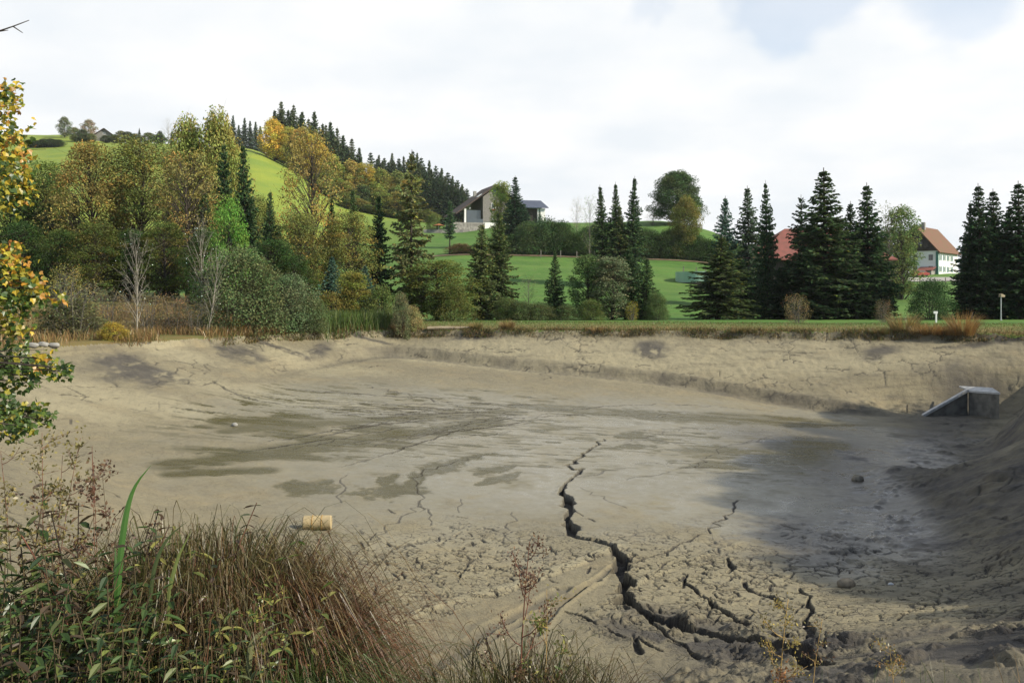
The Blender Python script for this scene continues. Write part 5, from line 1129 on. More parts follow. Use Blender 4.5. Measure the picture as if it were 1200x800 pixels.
# fence posts along the meadow lane
for i, px in enumerate((634, 657, 676, 697)):
    x, y = gp(px, 188); tag(MB().box(-.09, -.09, -.5, .09, .09, 1.5).build('fence_post', M_POST, None, loc=(x, y, gz(x, y))), 'wooden fence post on the meadow lane, ' + ORD[i] + ' from the left', 'post', 'posts on the meadow lane')
# drive fence by the farmhouse
for i, px in enumerate((1046, 1062, 1078, 1095, 1108)):
    x, y = gp(px, 196); tag(MB().box(-.08, -.08, -.5, .08, .08, 1.2).build('fence_post', M_POST, None, loc=(x, y, gz(x, y))), 'thin post along the farmhouse drive, ' + ORD[i] + ' from the left', 'post', 'posts along the farmhouse drive')
# lamp post on the dam
x, y = gp(1173, 84); t = thing('lamp_post', 'short pale lamp post with boxy head on the dam at the right', 'lamp post', (x, y, gz(x, y)), .3)
hh = -(348 - HZ) / F * 84 - gz(x, y)
b = MB(); b.tube([(0, 0, -.3), (0, 0, hh)], .045, 8); b.build('pole', M_METAL, t)
b = MB(); b.prism([(-.12, -.14, hh), (.30, -.14, hh), (.34, -.14, hh + .16), (-.02, -.14, hh + .30), (-.12, -.14, hh + .26)], (0, .28, 0)); b.build('lamp_head', M_WOOD, t)
b = MB(); b.tube([(0, 0, -.05), (0, 0, .08)], .10, 8); b.build('base_plate', M_METAL, t)
# white marker post among the orange grass
x, y = gp(1097, 79); t = thing('marker_post', 'white forked marker post among orange grass on the dam', 'post', (x, y, gz(x, y)))
b = MB(); b.box(-.06, -.05, -.3, .06, .05, .75); b.box(-.22, -.045, .75, .12, .045, .95); b.build('post_body', M_WHITE, t)
# wooden beam on the far shore
x, y, z = hit(525, 386.5); t = thing('wooden_beam', 'long weathered wooden beam lying on the far shore edge', 'beam', (x, y + .1, z + .12), .02)
b = MB(); b.tube([(-1.55, 0, .0), (-.5, .02, .02), (.6, .0, .0), (1.55, -.03, .01)], [.13, .14, .14, .12], 10); b.build('log', M_WOOD, t)
b = MB(); b.box(-1.6, .16, -.02, 1.7, .42, .08); b.build('plank', M_WOOD, t)
# outlet structure: two slanting cheek walls and a sill, at the lowest corner
M_CONCD = plain('damp_concrete', (.17, .16, .135), .85, .5, 2.2, bump=.01); M_CONCE = plain('worn_concrete_edge', (.50, .49, .46), .85, .35, 3.0, bump=.008)
def at(px, py, Y): return np.array(w_of(px, py, Y))
A0 = at(1081, 486, 56.2); A1 = at(1134, 456, 57.2); C1 = at(1171, 461, 54.8)
ot = thing('outlet_structure', 'concrete pond outlet with slanting pale edge at the foot of the far bank', 'outlet', tuple(A0))
a1 = A1 - A0; c1 = C1 - A0; dn = np.array((0, 0, -1.)); back = np.array((.12, .55, 0))
b = MB(); b.prism([(0, 0, -.15), a1 + (0, 0, -.15), a1 + dn * 2.3, (0, 0, -.8)], back * .45); b.build('slanting_wall', M_CONCD, ot)
e = np.array((0, -.12, 0)); b = MB(); b.prism([e + (0, 0, -.147), a1 + e + (0, 0, -.147), a1 + e + (0, 0, .02), e + (0, 0, .02)], back * .8); b.build('sloping_coping', M_CONCE, ot)
s1 = a1 + (.02, -.15, -.12); b = MB(); b.prism([s1 + (0, 0, -.05), c1 + (0, 0, -.05), c1 + (0, 0, -2.2), s1 + (0, 0, -2.2)], (.15, .4, 0)); b.build('front_wall', M_CONCD, ot)
b = MB(); b.prism([s1 + (-.02, -.12, -.047), c1 + (0, -.12, -.047), c1 + (.25, 1.3, .12), s1 + (0, 1.3, .12)], (0, 0, .1)); b.build('cover_slab', M_CONCE, ot)
# stake in the mud beside it
x, y, z = hit(1063, 484); t = MB().tube([(0, 0, -.3), (.01, 0, .25), (.03, 0, .52)], [.07, .065, .05], 7).build('wooden_stake', M_WOOD, None, loc=(x, y, z)); tag(t, 'short wooden stake in the mud left of the outlet', 'stake')
# barrel lying on the mud
x, y, z = hit(372, 620); Rb = .215; Lb = .84
bl = thing('barrel', 'yellow plastic barrel lying on its side on the mud', 'barrel', (x, y, z + Rb * .86), math.radians(4))
prof = [(-Lb / 2, .90), (-Lb / 2 + .02, 1.0), (-.155, 1.0), (-.14, 1.045), (-.125, 1.0), (.125, 1.0), (.14, 1.045), (.155, 1.0), (Lb / 2 - .02, 1.0), (Lb / 2, .90)]
b = MB(); b.tube([(u, 0, 0) for u, _ in prof], [Rb * k for _, k in prof], 28); bo = b.build('body', M_BARREL, bl)
for u in (-.14, .14): q = MB(); q.tube([(u - .012, 0, 0), (u + .012, 0, 0)], Rb * 1.06, 28); q.build('hoop', plain('dark_hoop', (.36, .22, .07), .6) if u < 0 else bpy.data.materials['dark_hoop'], bl)
q = MB(); q.tube([(-Lb / 2 - .02, 0, .12), (-Lb / 2 + .01, 0, .12)], .035, 10); q.build('bung', M_DARK, bl)
# rocks in the mud
def rock(px, py, R, seed, label, mat=M_ROCK, sq=(1, .8, .7)):
    x, y, z = hit(px, py); r = rnd(seed); n, m_ = 20, 12; V = []
    for i in range(m_ + 1):
        for j in range(n):
            p, t_ = math.pi * i / m_, 2 * math.pi * j / n; d = np.array((math.sin(p) * math.cos(t_), math.sin(p) * math.sin(t_), math.cos(p)))
            k = 1 + .22 * float(fbm(np.array([d[0] * 1.3 + seed]), np.array([d[1] * 1.3 + d[2] * 1.7]), seed, 3)[0]); V.append(d * R * k * sq)
    b = MB(); b.add(V, [(i * n + j, i * n + (j + 1) % n, (i + 1) * n + (j + 1) % n, (i + 1) * n + j) for i in range(m_) for j in range(n)])
    tag(b.build('boulder' if R > .15 else 'stone', mat, None, True, (x, y, z + R * .25)), label, 'rock')
rock(992, 688, .22, 3, 'rounded boulder on cracked mud near the shade edge'); rock(1005, 563, .26, 5, 'dark boulder in the shaded wet mud', M_ROCK); rock(275, 499, .15, 8, 'small pale stone at the olive water streak', M_CONC); rock(1044, 686, .07, 9, 'tiny pale stone right of the rounded boulder', M_CONCW)
for i, (px, py) in enumerate([(38, 408), (50, 406), (63, 407)]): rock(px, py, .3, 20 + i, 'pale block on the left shore below dry grass, ' + ORD[i] + ' from the left', M_CONC, (1, .7, .5))
# ------------------------------------------------------------------ grass, reeds, sedges and the plants at the viewer's feet
def blades(base, h, lean, wid, col, segs=4, droop=1.0, seed=0, tipcol=None):
    """ribbons that rise, lean and arch over. lean (n,2) = horizontal reach as a fraction of the height"""
    r = rnd(seed); n = len(base); base = np.asarray(base, float); t = np.linspace(0, 1, segs + 1)
    P = np.empty((n, segs + 1, 3)); lx = lean * h[:, None]; ll = np.linalg.norm(lean, axis=1)
    up = h[:, None] * (t[None] * (1 + .15 * ll[:, None]) - droop * (ll[:, None] * .55) * t[None] ** 2.4)
    P[:, :, :2] = base[:, None, :2] + lx[:, None, :] * (t[None, :, None] ** 1.5); P[:, :, 2] = base[:, None, 2] + up
    a = r.uniform(0, 6.28, n); sd = np.stack([np.cos(a), np.sin(a), np.zeros(n)], 1)
    w = np.asarray(wid)[:, None] * (1 - t[None] ** 2 * .95) * (.75 + .5 * t[None] * (1 - t[None])) * .5
    V = np.stack([P - sd[:, None] * w[..., None], P + sd[:, None] * w[..., None]], 2).reshape(n, -1, 3)
    k = np.arange(segs) * 2; q = np.stack([k, k + 1, k + 3, k + 2], 1)
    Fq = (np.arange(n)[:, None, None] * (2 * (segs + 1)) + q[None]).reshape(-1, 4)
    C = np.repeat(col[:, None], segs + 1, 1)
    if tipcol is not None: C = C * (1 - t[None, :, None] ** 1.5) + tipcol[:, None] * t[None, :, None] ** 1.5
    return V.reshape(-1, 3), Fq, np.repeat(C, 2, 1).reshape(-1, 3)
def join(parts):
    V, Fq, C = [], [], []; n = 0
    for v, f, c in parts: V.append(v); Fq.append(f + n); C.append(c); n += len(v)
    return np.concatenate(V), np.concatenate(Fq), np.concatenate(C)
def pick(r, pal, n, j=.25):
    pal = np.array(pal, float); return pal[r.integers(0, len(pal), n)] * r.uniform(1 - j, 1 + j, (n, 1))
STRAW = (.32, .23, .09); TAN = (.20, .13, .055); RED = (.14, .06, .03); GRS = (.085, .13, .03); OLG = (.11, .115, .035); DKGR = (.045, .075, .022)

def stuff_blades(name, label_cat, xy, h, lean, wid, pal, seed, zoff=0.0, segs=3, droop=1.0, tip=None):
    r = rnd(seed); n = len(xy); z = base_z(xy[:, 0], xy[:, 1]) + zoff - .03
    V, Fq, C = blades(np.column_stack([xy, z]), h, lean, wid, pick(r, pal, n), segs, droop, seed, None if tip is None else pick(r, tip, n))
    o = obj(name, mesh_data(name, V, Fq, M_BLADE, tint=C)); o['kind'] = 'stuff'; return o
def scatter(n, x0, x1, y0, y1, dmin, dmax, seed, dens=None):
    """random points whose distance outside the rim lies between dmin and dmax"""
    r = rnd(seed); out = []; c = 0
    while c < n:
        x = r.uniform(x0, x1, n * 3); y = r.uniform(y0, y1, n * 3); d = -rim_dist(x, y); m = (d > dmin) & (d < dmax)
        if dens is not None: m &= r.random(n * 3) < dens(x, y, d)
        out.append(np.column_stack([x, y])[m]); c += m.sum()
        if len(out) > 60: break
    return np.concatenate(out)[:n]
def near_plants_stuff():
    r = rnd(5)
    # mown crest of the dam
    p = scatter(26000, -16, 44, 58, 90, .3, 12, 1); n = len(p)
    stuff_blades('crest_grass', '', p, r.uniform(.08, .22, n), r.normal(0, .35, (n, 2)), np.full(n, .035), [GRS, (.10, .15, .035), OLG, TAN], 2, segs=2)
    # ragged fringe that hangs over the lip
    p = scatter(20000, -18, 44, 48, 80, -.45, .55, 3, lambda x, y, d: sstep(.30, .6, vnoise(x / 1.1, y / 1.1, 3)) * .8 + .2); n = len(p)
    stuff_blades('dry_fringe_grass', '', p, r.uniform(.18, .5, n), r.normal(0, .55, (n, 2)) + (0, -.55), np.full(n, .04), [TAN, STRAW, OLG, (.13, .085, .035), GRS, (.06, .05, .025)], 4, segs=3, droop=1.9)
    # dry grass on the left shore
    p = scatter(26000, -44, -10, 44, 82, -.2, 15, 7, lambda x, y, d: sstep(.25, .6, vnoise(x / 2.5, y / 2.5, 9))); n = len(p)
    stuff_blades('dry_shore_grass', '', p, r.uniform(.3, .85, n), r.normal(0, .3, (n, 2)), np.full(n, .045), [TAN, STRAW, (.22, .12, .05), OLG, (.30, .19, .08)], 8, segs=2)
    # reed bed
    q = np.array([hit(px, py)[:2] for px, py in ((366, 390), (400, 388), (440, 386.5), (468, 386))]); t = r.uniform(0, 1, 5200); i = np.clip((t * 3).astype(int), 0, 2); f = t * 3 - i
    p = q[i] * (1 - f[:, None]) + q[i + 1] * f[:, None]; p += np.column_stack([r.normal(0, .5, len(p)), r.uniform(.1, 3.6, len(p))]); n = len(p)
    stuff_blades('reed_bed', '', p, r.uniform(.8, 1.75, n), r.normal(0, .16, (n, 2)), np.full(n, .05), [(.075, .13, .028), (.11, .17, .035), (.06, .10, .035), (.15, .16, .05)], 10, segs=3)
    # grass at the viewer's feet along the near bank
    p = scatter(26000, -5.5, 3.0, 3.4, 7.0, -1.5, 1.5, 11, lambda x, y, d: np.where(x < -.9, 1, .35)); n = len(p)
    stuff_blades('bank_grass', '', p, r.uniform(.25, .75, n), r.normal(0, .5, (n, 2)), r.uniform(.005, .011, n), [DKGR, DKGR, GRS, OLG, TAN, (.07, .045, .025)], 12, segs=4)
near_plants_stuff()

def tussock(px, py, h, rad, pal, label, seed, n=500, wid=.03):
    r = rnd(seed); x, y, z = hit(px, py); a = r.uniform(0, 6.28, n); q = rad * np.sqrt(r.random(n))
    b = np.column_stack([q * np.cos(a), q * np.sin(a), np.full(n, -.12)]); ln = np.column_stack([np.cos(a), np.sin(a)]) * (q / rad * .55)[:, None] + r.normal(0, .16, (n, 2))
    V, Fq, C = blades(b, h * r.uniform(.55, 1.1, n), ln, np.full(n, wid), pick(r, pal, n), 3, 1.2, seed)
    tag(obj('grass_tussock', mesh_data('grass_tussock', V, Fq, M_BLADE, tint=C), None, (x, y, z)), label, 'tussock', 'grass tussocks on the dam edge')
ORGR = [(.33, .19, .06), STRAW, (.24, .13, .05)]
tussock(1060, 388, 1.75, .8, [STRAW, OLG, (.30, .2, .07)], 'olive straw tall tussock left of the orange grasses', 1)
tussock(1090, 391, .95, .8, ORGR, 'low orange tussock between the two tall ones', 2); tussock(1105, 393, .7, .6, ORGR, 'lowest orange tussock leaning over the mud edge', 3)
tussock(1128, 391, 1.9, .75, ORGR, 'tall upright orange tussock nearest the lamp post', 4); tussock(1078, 390, .8, .7, [STRAW, TAN], 'low straw tussock right of the olive tall one', 5)
tussock(594, 386, 1.0, .4, [STRAW, TAN], 'straw tussock at the lip below the lone young spruce', 6); tussock(558, 386, .8, .35, [STRAW, OLG], 'small straw tussock right of the wooden beam', 7); tussock(468, 388, .8, .5, [(.25, .13, .06), TAN], 'rust brown tussock at the end of the reeds', 8)
tussock(1030, 389.5, .6, .8, [TAN, OLG], 'flat tan tussock below the brownish shrub', 9); tussock(700, 387, .5, .6, [TAN, STRAW], 'flat tan tussock in the middle of the lip', 10); tussock(866, 388, .5, .7, [TAN, OLG], 'flat olive tussock below the red roof', 12)

# ---- sedges
def arches(base, H, lean, wid, col, tipcol, c, seed, segs=10):
    """blades that rise to height H, then arch over and hang"""
    r = rnd(seed); n = len(base); t = np.linspace(0, 1, segs + 1); ts = np.clip((1 / (2.4 * c)) ** (1 / 1.4), 0, 1); pk = ts - c * ts ** 2.4
    P = np.empty((n, segs + 1, 3)); P[:, :, 2] = base[:, None, 2] + (H / pk)[:, None] * (t[None] - c[:, None] * t[None] ** 2.4)
    wob = r.normal(0, .05, (n, 1, 2)) * H[:, None, None] * np.sin(t * 2.6)[None, :, None] * t[None, :, None]
    P[:, :, :2] = base[:, None, :2] + (lean * H[:, None])[:, None, :] * (t[None, :, None] ** 1.25) + wob
    a = np.arctan2(lean[:, 1], lean[:, 0]) + 1.57 + r.normal(0, .6, n); sd = np.stack([np.cos(a), np.sin(a), np.zeros(n)], 1); w = wid[:, None] * (1 - .9 * t[None] ** 2) * .5
    V = np.stack([P - sd[:, None] * w[..., None], P + sd[:, None] * w[..., None]], 2).reshape(n, -1, 3)
    k = np.arange(segs) * 2; q = np.stack([k, k + 1, k + 3, k + 2], 1); Fq = (np.arange(n)[:, None, None] * (2 * (segs + 1)) + q[None]).reshape(-1, 4)
    C = col[:, None] * (1 - t[None, :, None] ** 1.3) + tipcol[:, None] * t[None, :, None] ** 1.3
    return V.reshape(-1, 3), Fq, .66 * np.repeat(C, 2, 1).reshape(-1, 3)  # blade colours scaled down to stand in for partial shade
def sedge(px, Y, top, rad, n, pal, tip, label, seed, reach=.9, bias=(0, 0), wid=.0056):
    n = int(n * 2.3); r = rnd(seed); x, y = gp(px, Y); z = gz(x, y); h = -(top - HZ) / F * Y - z
    a = r.uniform(0, 6.28, n); q = rad * np.sqrt(r.random(n)); b = np.column_stack([q * np.cos(a), q * np.sin(a), np.full(n, -.08)])
    ln = np.column_stack([np.cos(a), np.sin(a)]) * r.uniform(.15, 1, (n, 1)) * reach + r.normal(0, .24, (n, 2)) + np.array(bias) * r.uniform(.3, 1.2, (n, 1))
    H = h * np.where(r.random(n) < .5, r.uniform(.35, .85, n), r.uniform(.75, 1.04, n))
    V, Fq, C = arches(b, H, ln, wid * r.uniform(.5, 1.6, n), pick(r, pal, n, .35), pick(r, tip, n, .35), r.uniform(.6, 1.05, n), seed)
    return tag(obj('sedge_clump', mesh_data('sedge_clump', V, Fq, M_BLADE, tint=C), None, (x, y, z)), label, 'sedge', 'sedge clumps on the near bank')
sedge(222, 5.3, 624, .34, 2600, [DKGR, OLG, GRS, (.10, .06, .03)], [STRAW, TAN, TAN, OLG], 'olive and straw sedge clump, highest on the near bank', 21, .36)
sedge(276, 5.2, 650, .34, 2600, [(.12, .065, .03), (.10, .06, .03), (.07, .05, .025)], [TAN, RED, STRAW, (.24, .11, .05)], 'brown middle sedge clump between the olive and the reddish one', 22, .36, (.04, 0))
sedge(322, 5.1, 700, .22, 2800, [(.11, .05, .03), (.18, .075, .035), (.06, .04, .025)], [(.22, .09, .04), TAN, (.24, .11, .05)], 'reddish brown sedge clump drooping to the right over the mud', 23, .36, (.20, 0))
sedge(190, 4.9, 690, .25, 1200, [DKGR, GRS, OLG], [OLG, TAN], 'green sedge tuft among the nettles below the olive clump', 24, .7)
sedge(300, 4.5, 745, .28, 1300, [DKGR, GRS], [OLG, GRS], 'low green sedge tuft at the foot of the brown clump', 25, .9)
sedge(405, 4.75, 778, .15, 700, [DKGR, GRS], [GRS, OLG], 'fresh green grass tuft at the foot of the reddish clump', 26, .8)
sedge(552, 4.9, 772, .16, 260, [(.07, .065, .03), OLG], [TAN, OLG], 'short olive grass tuft left of the brown seed stalk', 27, .8)
sedge(612, 4.9, 755, .2, 420, [(.07, .065, .03), OLG, DKGR], [TAN, OLG], 'olive grass tuft at the foot of the brown seed stalk', 28, .8)
sedge(680, 4.9, 772, .2, 260, [(.09, .065, .035), OLG], [TAN, RED], 'thin brownish grass tuft right of the brown seed stalk', 29, .9)

# ---- herbs
LEAF6 = np.array([(0, 0), (.30, .17), (.62, .15), (1, 0), (.62, -.15), (.30, -.17)])
def leaves6(B, D, U, L, col, fold=.25, wide=1.0):
    """ovate leaves with a fold along the midrib: B base, D direction, U up"""
    n = len(B); S = unit(np.cross(U, D)); U = np.cross(D, S)
    V = B[:, None] + D[:, None] * (LEAF6[None, :, :1] * L[:, None, None]) + S[:, None] * (LEAF6[None, :, 1:] * wide * L[:, None, None]) + U[:, None] * ((np.abs(LEAF6[None, :, 1:]) * fold - .25 * LEAF6[None, :, :1] ** 2) * L[:, None, None])
    k = np.arange(n)[:, None, None] * 6; Fq = np.array([[0, 1, 2, 3], [0, 3, 4, 5]])[None] + k
    return V.reshape(-1, 3), Fq.reshape(-1, 4), np.repeat(col, 6, 0)
def herb_mesh(seed, h, pal, L=.10, step=.07, stemcol=None, lean=.08, wide=1.0, start=.15):
    r = rnd(seed); m = MB(); lf = []
    for s in range(int(r.integers(5, 8))):
        a = r.uniform(0, 6.28); o = np.array((math.cos(a), math.sin(a), 0)) * r.uniform(.02, .20); hh = h * r.uniform(.5, 1.0); tip = o * r.uniform(1, 2.6) + np.array((r.normal(0, lean), r.normal(0, lean), 1)) * hh
        ax = bez(o + (0, 0, -.1), o + (0, 0, hh * .5), tip, 8); m.tube(ax, np.linspace(.006, .002, 8), 4, False)
        n = int(hh / step); t = np.linspace(start, .99, n); P = np.stack([np.interp(t * 7, range(8), ax[:, i]) for i in range(3)], 1)
        for sg in (0, 1):
            b = np.arange(n) * 1.57 + sg * math.pi + r.normal(0, .35, n); D = unit(np.column_stack([np.cos(b), np.sin(b), r.uniform(-.45, .45, n)]))
            keep = r.random(n) < .88
            lf.append(leaves6(P[keep], D[keep], np.tile((0, 0, 1.), (keep.sum(), 1)) + r.normal(0, .2, (keep.sum(), 3)), (L * r.uniform(.6, 1.25, n) * (1.1 - .5 * t))[keep], pick(r, pal, keep.sum(), .35), .25, wide))
    V, Fq, C = join(lf)
    return m.data('stem', stemcol or M_STEM, True), mesh_data('leaves', V, Fq, M_NEARLEAF, tint=C)
M_STEM = plain('green_brown_stem', (.10, .075, .04), .8, .4, 8); M_STEMR = plain('reddish_stem', (.16, .065, .04), .8, .4, 8); M_STEMY = plain('straw_stem', (.38, .25, .09), .8, .3, 8); M_STEMD = plain('dark_dry_stem', (.045, .032, .025), .9, .3, 8)
def stalk_mesh(seed, h, stem, seedpal, nb=9, start=.45, spread=.28, r0=.004, seeds=70, sz=.021, leafpal=None, leafL=.06, up=.75):
    """a tall stem with up-swept side branches that carry seed heads"""
    r = rnd(seed); m = MB(); B = []; lf = []
    ax = bez(np.array((0, 0, -.12)), np.array((r.normal(0, .05), r.normal(0, .05), h * .5)), np.array((r.normal(0, .09), r.normal(0, .05), h)), 9); m.tube(ax, np.linspace(r0, r0 * .3, 9), 5)
    ends = [(ax[6], ax[8])]
    for k in range(nb):
        t = start + (1 - start) * (k + r.random()) / nb * .95; p = np.array([np.interp(t * 8, range(9), ax[:, i]) for i in range(3)]); a = k * 2.4 + r.normal(0, .4)
        ln = spread * h * .42 * (1.25 - t * .7) * r.uniform(.6, 1.2); o = np.array((math.cos(a), math.sin(a), 0)); e = p + o * ln * .75 + np.array((0, 0, ln * up)); br = bez(p, p + o * ln * .5 + np.array((0, 0, ln * .15)), e, 5)
        m.tube(br, np.linspace(r0 * .5, r0 * .2, 5), 4, False); ends.append((br[2], e))
        for j in range(3):
            q = br[2 + j // 2]; e2 = q + o * ln * r.uniform(.1, .35) + np.array((r.normal(0, .05), r.normal(0, .05), ln * r.uniform(.15, .45))); m.tube([q, e2], [r0 * .3, r0 * .15], 3, False); ends.append((q, e2))
    for a_, b_ in ends:
        n = max(2, int(1.7 * seeds / len(ends) * r.uniform(.5, 1.6))); t = r.uniform(.3, 1.05, (n, 1)); B.append(a_ * (1 - t) + b_ * t + r.normal(0, .008 + sz * .5, (n, 3)))
    B = np.concatenate(B); n = len(B); D = unit(r.normal(0, 1, (n, 3)) + (0, 0, .6)); Wv = unit(np.cross(D, r.normal(0, 1, (n, 3))))
    V, Fq, C = quads_from(B, D, Wv, sz * r.uniform(.6, 1.6, n), sz * .7 * np.ones(n), pick(r, seedpal, n, .35))
    st = m.data('stem', stem, True); hd = mesh_data('seed_sprays', V, Fq, M_BLADE, tint=C); le = None
    if leafpal:
        n = 16; t = r.uniform(.08, start + .25, n); P = np.stack([np.interp(t * 8, range(9), ax[:, i]) for i in range(3)], 1); b = r.uniform(0, 6.28, n)
        V, Fq, C = leaves6(P, unit(np.column_stack([np.cos(b), np.sin(b), r.uniform(-.9, .4, n)])), np.tile((0, 0, 1.), (n, 1)) + r.normal(0, .3, (n, 3)), leafL * r.uniform(.6, 1.4, n), pick(r, leafpal, n, .3), .3, .8)
        le = mesh_data('leaves', V, Fq, M_NEARLEAF, tint=C)
    return st, hd, le
NETP = [(.045, .085, .02), (.06, .105, .025), (.03, .06, .016), (.10, .12, .035), (.08, .055, .03)]  # nettle colours darkened, with near bank shade put into them
DRYP = [(.09, .06, .035), (.06, .04, .028), (.05, .06, .025), (.13, .08, .045)]
YELP = [(.25, .24, .06), (.14, .17, .04), (.09, .13, .03)]
HM = [herb_mesh(60 + i, 1.0, NETP, .10, .05) for i in range(4)] + [herb_mesh(70, 1.0, DRYP, .085, .04, M_STEMD), herb_mesh(71, 1.0, YELP, .085, .06), herb_mesh(72, 1.0, DRYP, .075, .036, M_STEMR)]
def herb(px, Y, top, k, label, cat='herb', name='nettle', group='nettles and herbs on the near bank'):
    x, y = gp(px, Y); z = gz(x, y); h = -(top - HZ) / F * Y - z; s = h; sx = min(1.5, max(.8, s))
    t = thing(name, label, cat, (x, y, z), _ang.uniform(0, 6.28), group, (sx, sx, s)); st, lf = HM[k]; obj('stem', st, t); obj('leaves', lf, t)
for px, Y, top, k, lab in [
    (8, 4.7, 574, 0, 'leafy green nettle at the left border, tallest of its row'), (34, 4.9, 590, 1, 'green nettle behind the leftmost seed stalks'), (62, 4.8, 600, 2, 'green nettle below the yellowish seed stalk'), (88, 5.0, 584, 3, 'green nettle right of the leftmost stalks'),
    (20, 4.2, 646, 1, 'nettle with broad green leaves low at the left'), (52, 4.3, 654, 3, 'nettle with broad leaves beside the low left one'), (82, 4.4, 638, 0, 'nettle in front of the dark dry herb'), (120, 4.5, 650, 2, 'nettle at the foot of the single iris blade'),
    (2, 3.9, 708, 2, 'small nettle in the lower left corner'), (40, 3.9, 704, 0, 'small nettle next to the corner nettle'), (76, 4.0, 696, 1, 'small nettle second from the corner'), (112, 4.0, 706, 3, 'small nettle below the iris blade'), (150, 4.1, 700, 0, 'small nettle under the reddish dry herb'), (192, 4.1, 728, 2, 'small nettle at the foot of the sedge'),
    (232, 4.15, 734, 1, 'nettle in front of the olive sedge clump'), (270, 4.2, 742, 3, 'nettle in front of the brown sedge clump'), (318, 4.2, 756, 0, 'nettle low between brown and reddish sedge'), (160, 4.4, 668, 1, 'nettle between iris blade and sedge')]:
    herb(px, Y, top, k, lab)
for i, (px, Y, top, k) in enumerate([(-4, 4.6, 618, 1), (22, 4.6, 612, 2), (48, 4.6, 624, 0), (74, 4.65, 618, 1), (102, 4.7, 626, 2), (10, 4.35, 668, 3), (34, 4.4, 678, 2), (66, 4.4, 674, 1), (96, 4.3, 670, 3), (136, 4.4, 680, 0), (24, 4.0, 720, 3), (58, 4.0, 726, 1), (94, 4.0, 722, 2), (132, 4.1, 728, 1), (172, 4.2, 730, 0), (210, 4.2, 708, 3), (248, 4.2, 730, 0)]):
    herb(px, Y, top, k, 'green nettle inside the thicket at the lower left, ' + ORD[i] + ' of the filling plants')
for px, Y, top, k, lab in [(100, 4.9, 578, 4, 'dark dry leafed herb left of the iris blade'), (112, 4.9, 594, 4, 'blackish dry herb beside the iris blade'), (128, 5.0, 604, 4, 'low dark dry herb behind the iris blade'), (166, 4.9, 588, 6, 'reddish dry herb right of the iris blade'), (152, 5.0, 614, 6, 'brown dry herb at the left edge of the sedge'), (60, 4.7, 618, 6, 'brown dry herb among the left nettles')]:
    herb(px, Y, top, k, lab, 'herb', 'dry_herb', 'dry herbs on the near bank')
for px, Y, top, k, lab in [(194, 4.9, 580, 5, 'yellow green herb standing at the left of the sedge clump'), (262, 4.4, 660, 5, 'yellowish herb in front of the olive sedge'), (286, 4.4, 652, 5, 'pale yellow herb in front of the brown sedge'), (30, 4.1, 668, 5, 'yellowish herb low at the left border'), (178, 4.2, 730, 5, 'small yellow green herb in front of the nettles')]:
    herb(px, Y, top, k, lab, 'herb', 'yellow_herb', 'yellowish herbs on the near bank')
def stalk(px, Y, top, seed, label, stem, pal, bottom=None, **kw):
    x, y = gp(px, Y); z = gz(x, y); h = -(top - HZ) / F * Y - z; st, hd, le = stalk_mesh(seed, h, stem, pal, **kw)
    t = thing('dry_plant', label, 'seed stalk', (x, y, z), 0, 'dry seed stalks on the near bank'); obj('stem', st, t); obj('seed_sprays', hd, t)
    if le: obj('leaves', le, t)
YS = [(.22, .19, .07), (.30, .24, .10), (.15, .13, .05)]; BS = [(.13, .075, .045), (.09, .05, .035), (.18, .11, .06)]
GL = [(.06, .10, .03), (.08, .07, .03)]
stalk(6, 4.8, 556, 1, 'brown seed stalk at the left border', M_STEM, YS, seeds=120, leafpal=GL, spread=.24)
stalk(24, 4.9, 524, 2, 'brown branched stalk second from the left border', M_STEMR, YS, seeds=150, leafpal=GL, spread=.24)
stalk(44, 4.9, 506, 3, 'tallest yellowish seed stalk of the left bunch', M_STEMR, YS, seeds=260, leafpal=GL, spread=.26, nb=12)
stalk(58, 5.0, 514, 4, 'yellowish seed stalk right beside the tallest one', M_STEMR, YS, seeds=220, leafpal=GL, spread=.24, nb=11)
stalk(76, 5.0, 534, 5, 'thin reddish stalk with drooping yellow heads', M_STEMR, YS, seeds=140, leafpal=GL, spread=.22)
stalk(90, 5.1, 560, 6, 'short dark stalk right of the yellowish bunch', M_STEM, BS, seeds=80, leafpal=GL, spread=.16)
stalk(118, 5.0, 530, 7, 'slanting brown seed stalk left of the iris blade', M_STEMR, BS, seeds=150, spread=.20, leafpal=GL)
stalk(136, 5.1, 522, 8, 'reddish brown seed stalk behind the iris blade', M_STEMR, BS, seeds=170, spread=.22)
stalk(148, 5.1, 548, 9, 'thin brown stalk just right of the iris tip', M_STEM, BS, seeds=70, spread=.14)
stalk(180, 5.0, 608, 14, 'dark bare stalk rising from the sedge edge', M_STEMD, BS, seeds=40, spread=.10)
stalk(197, 4.9, 598, 10, 'blackish straight dry stalk at the sedge clump', M_STEMD, BS, seeds=30, spread=.06, nb=4)
stalk(285, 4.5, 690, 11, 'yellow flowered stalk in front of the reddish sedge', M_STEMY, YELP, seeds=150, spread=.25, leafpal=YELP)
stalk(606, 5.0, 636, 12, 'branched brown seed stalk standing alone before the smooth slab', M_STEMR, BS, seeds=420, spread=.42, nb=11, start=.35, sz=.016, r0=.007, up=1.1)
stalk(622, 5.05, 690, 13, 'small yellow green stalk beside the lone brown one', M_STEMY, YS + YELP, seeds=220, spread=.40, nb=9, start=.3)
stalk(916, 6.2, 700, 15, 'goldenrod like yellow stalk over the dark mud, tallest of three', M_STEMY, YS + [(.40, .30, .07)], seeds=380, spread=.36, nb=12, start=.30, sz=.018, r0=.008)
stalk(950, 6.2, 728, 16, 'thin straw stalk in the middle of the right three', M_STEMY, BS + YS, seeds=120, spread=.14, nb=7, sz=.016, r0=.006)
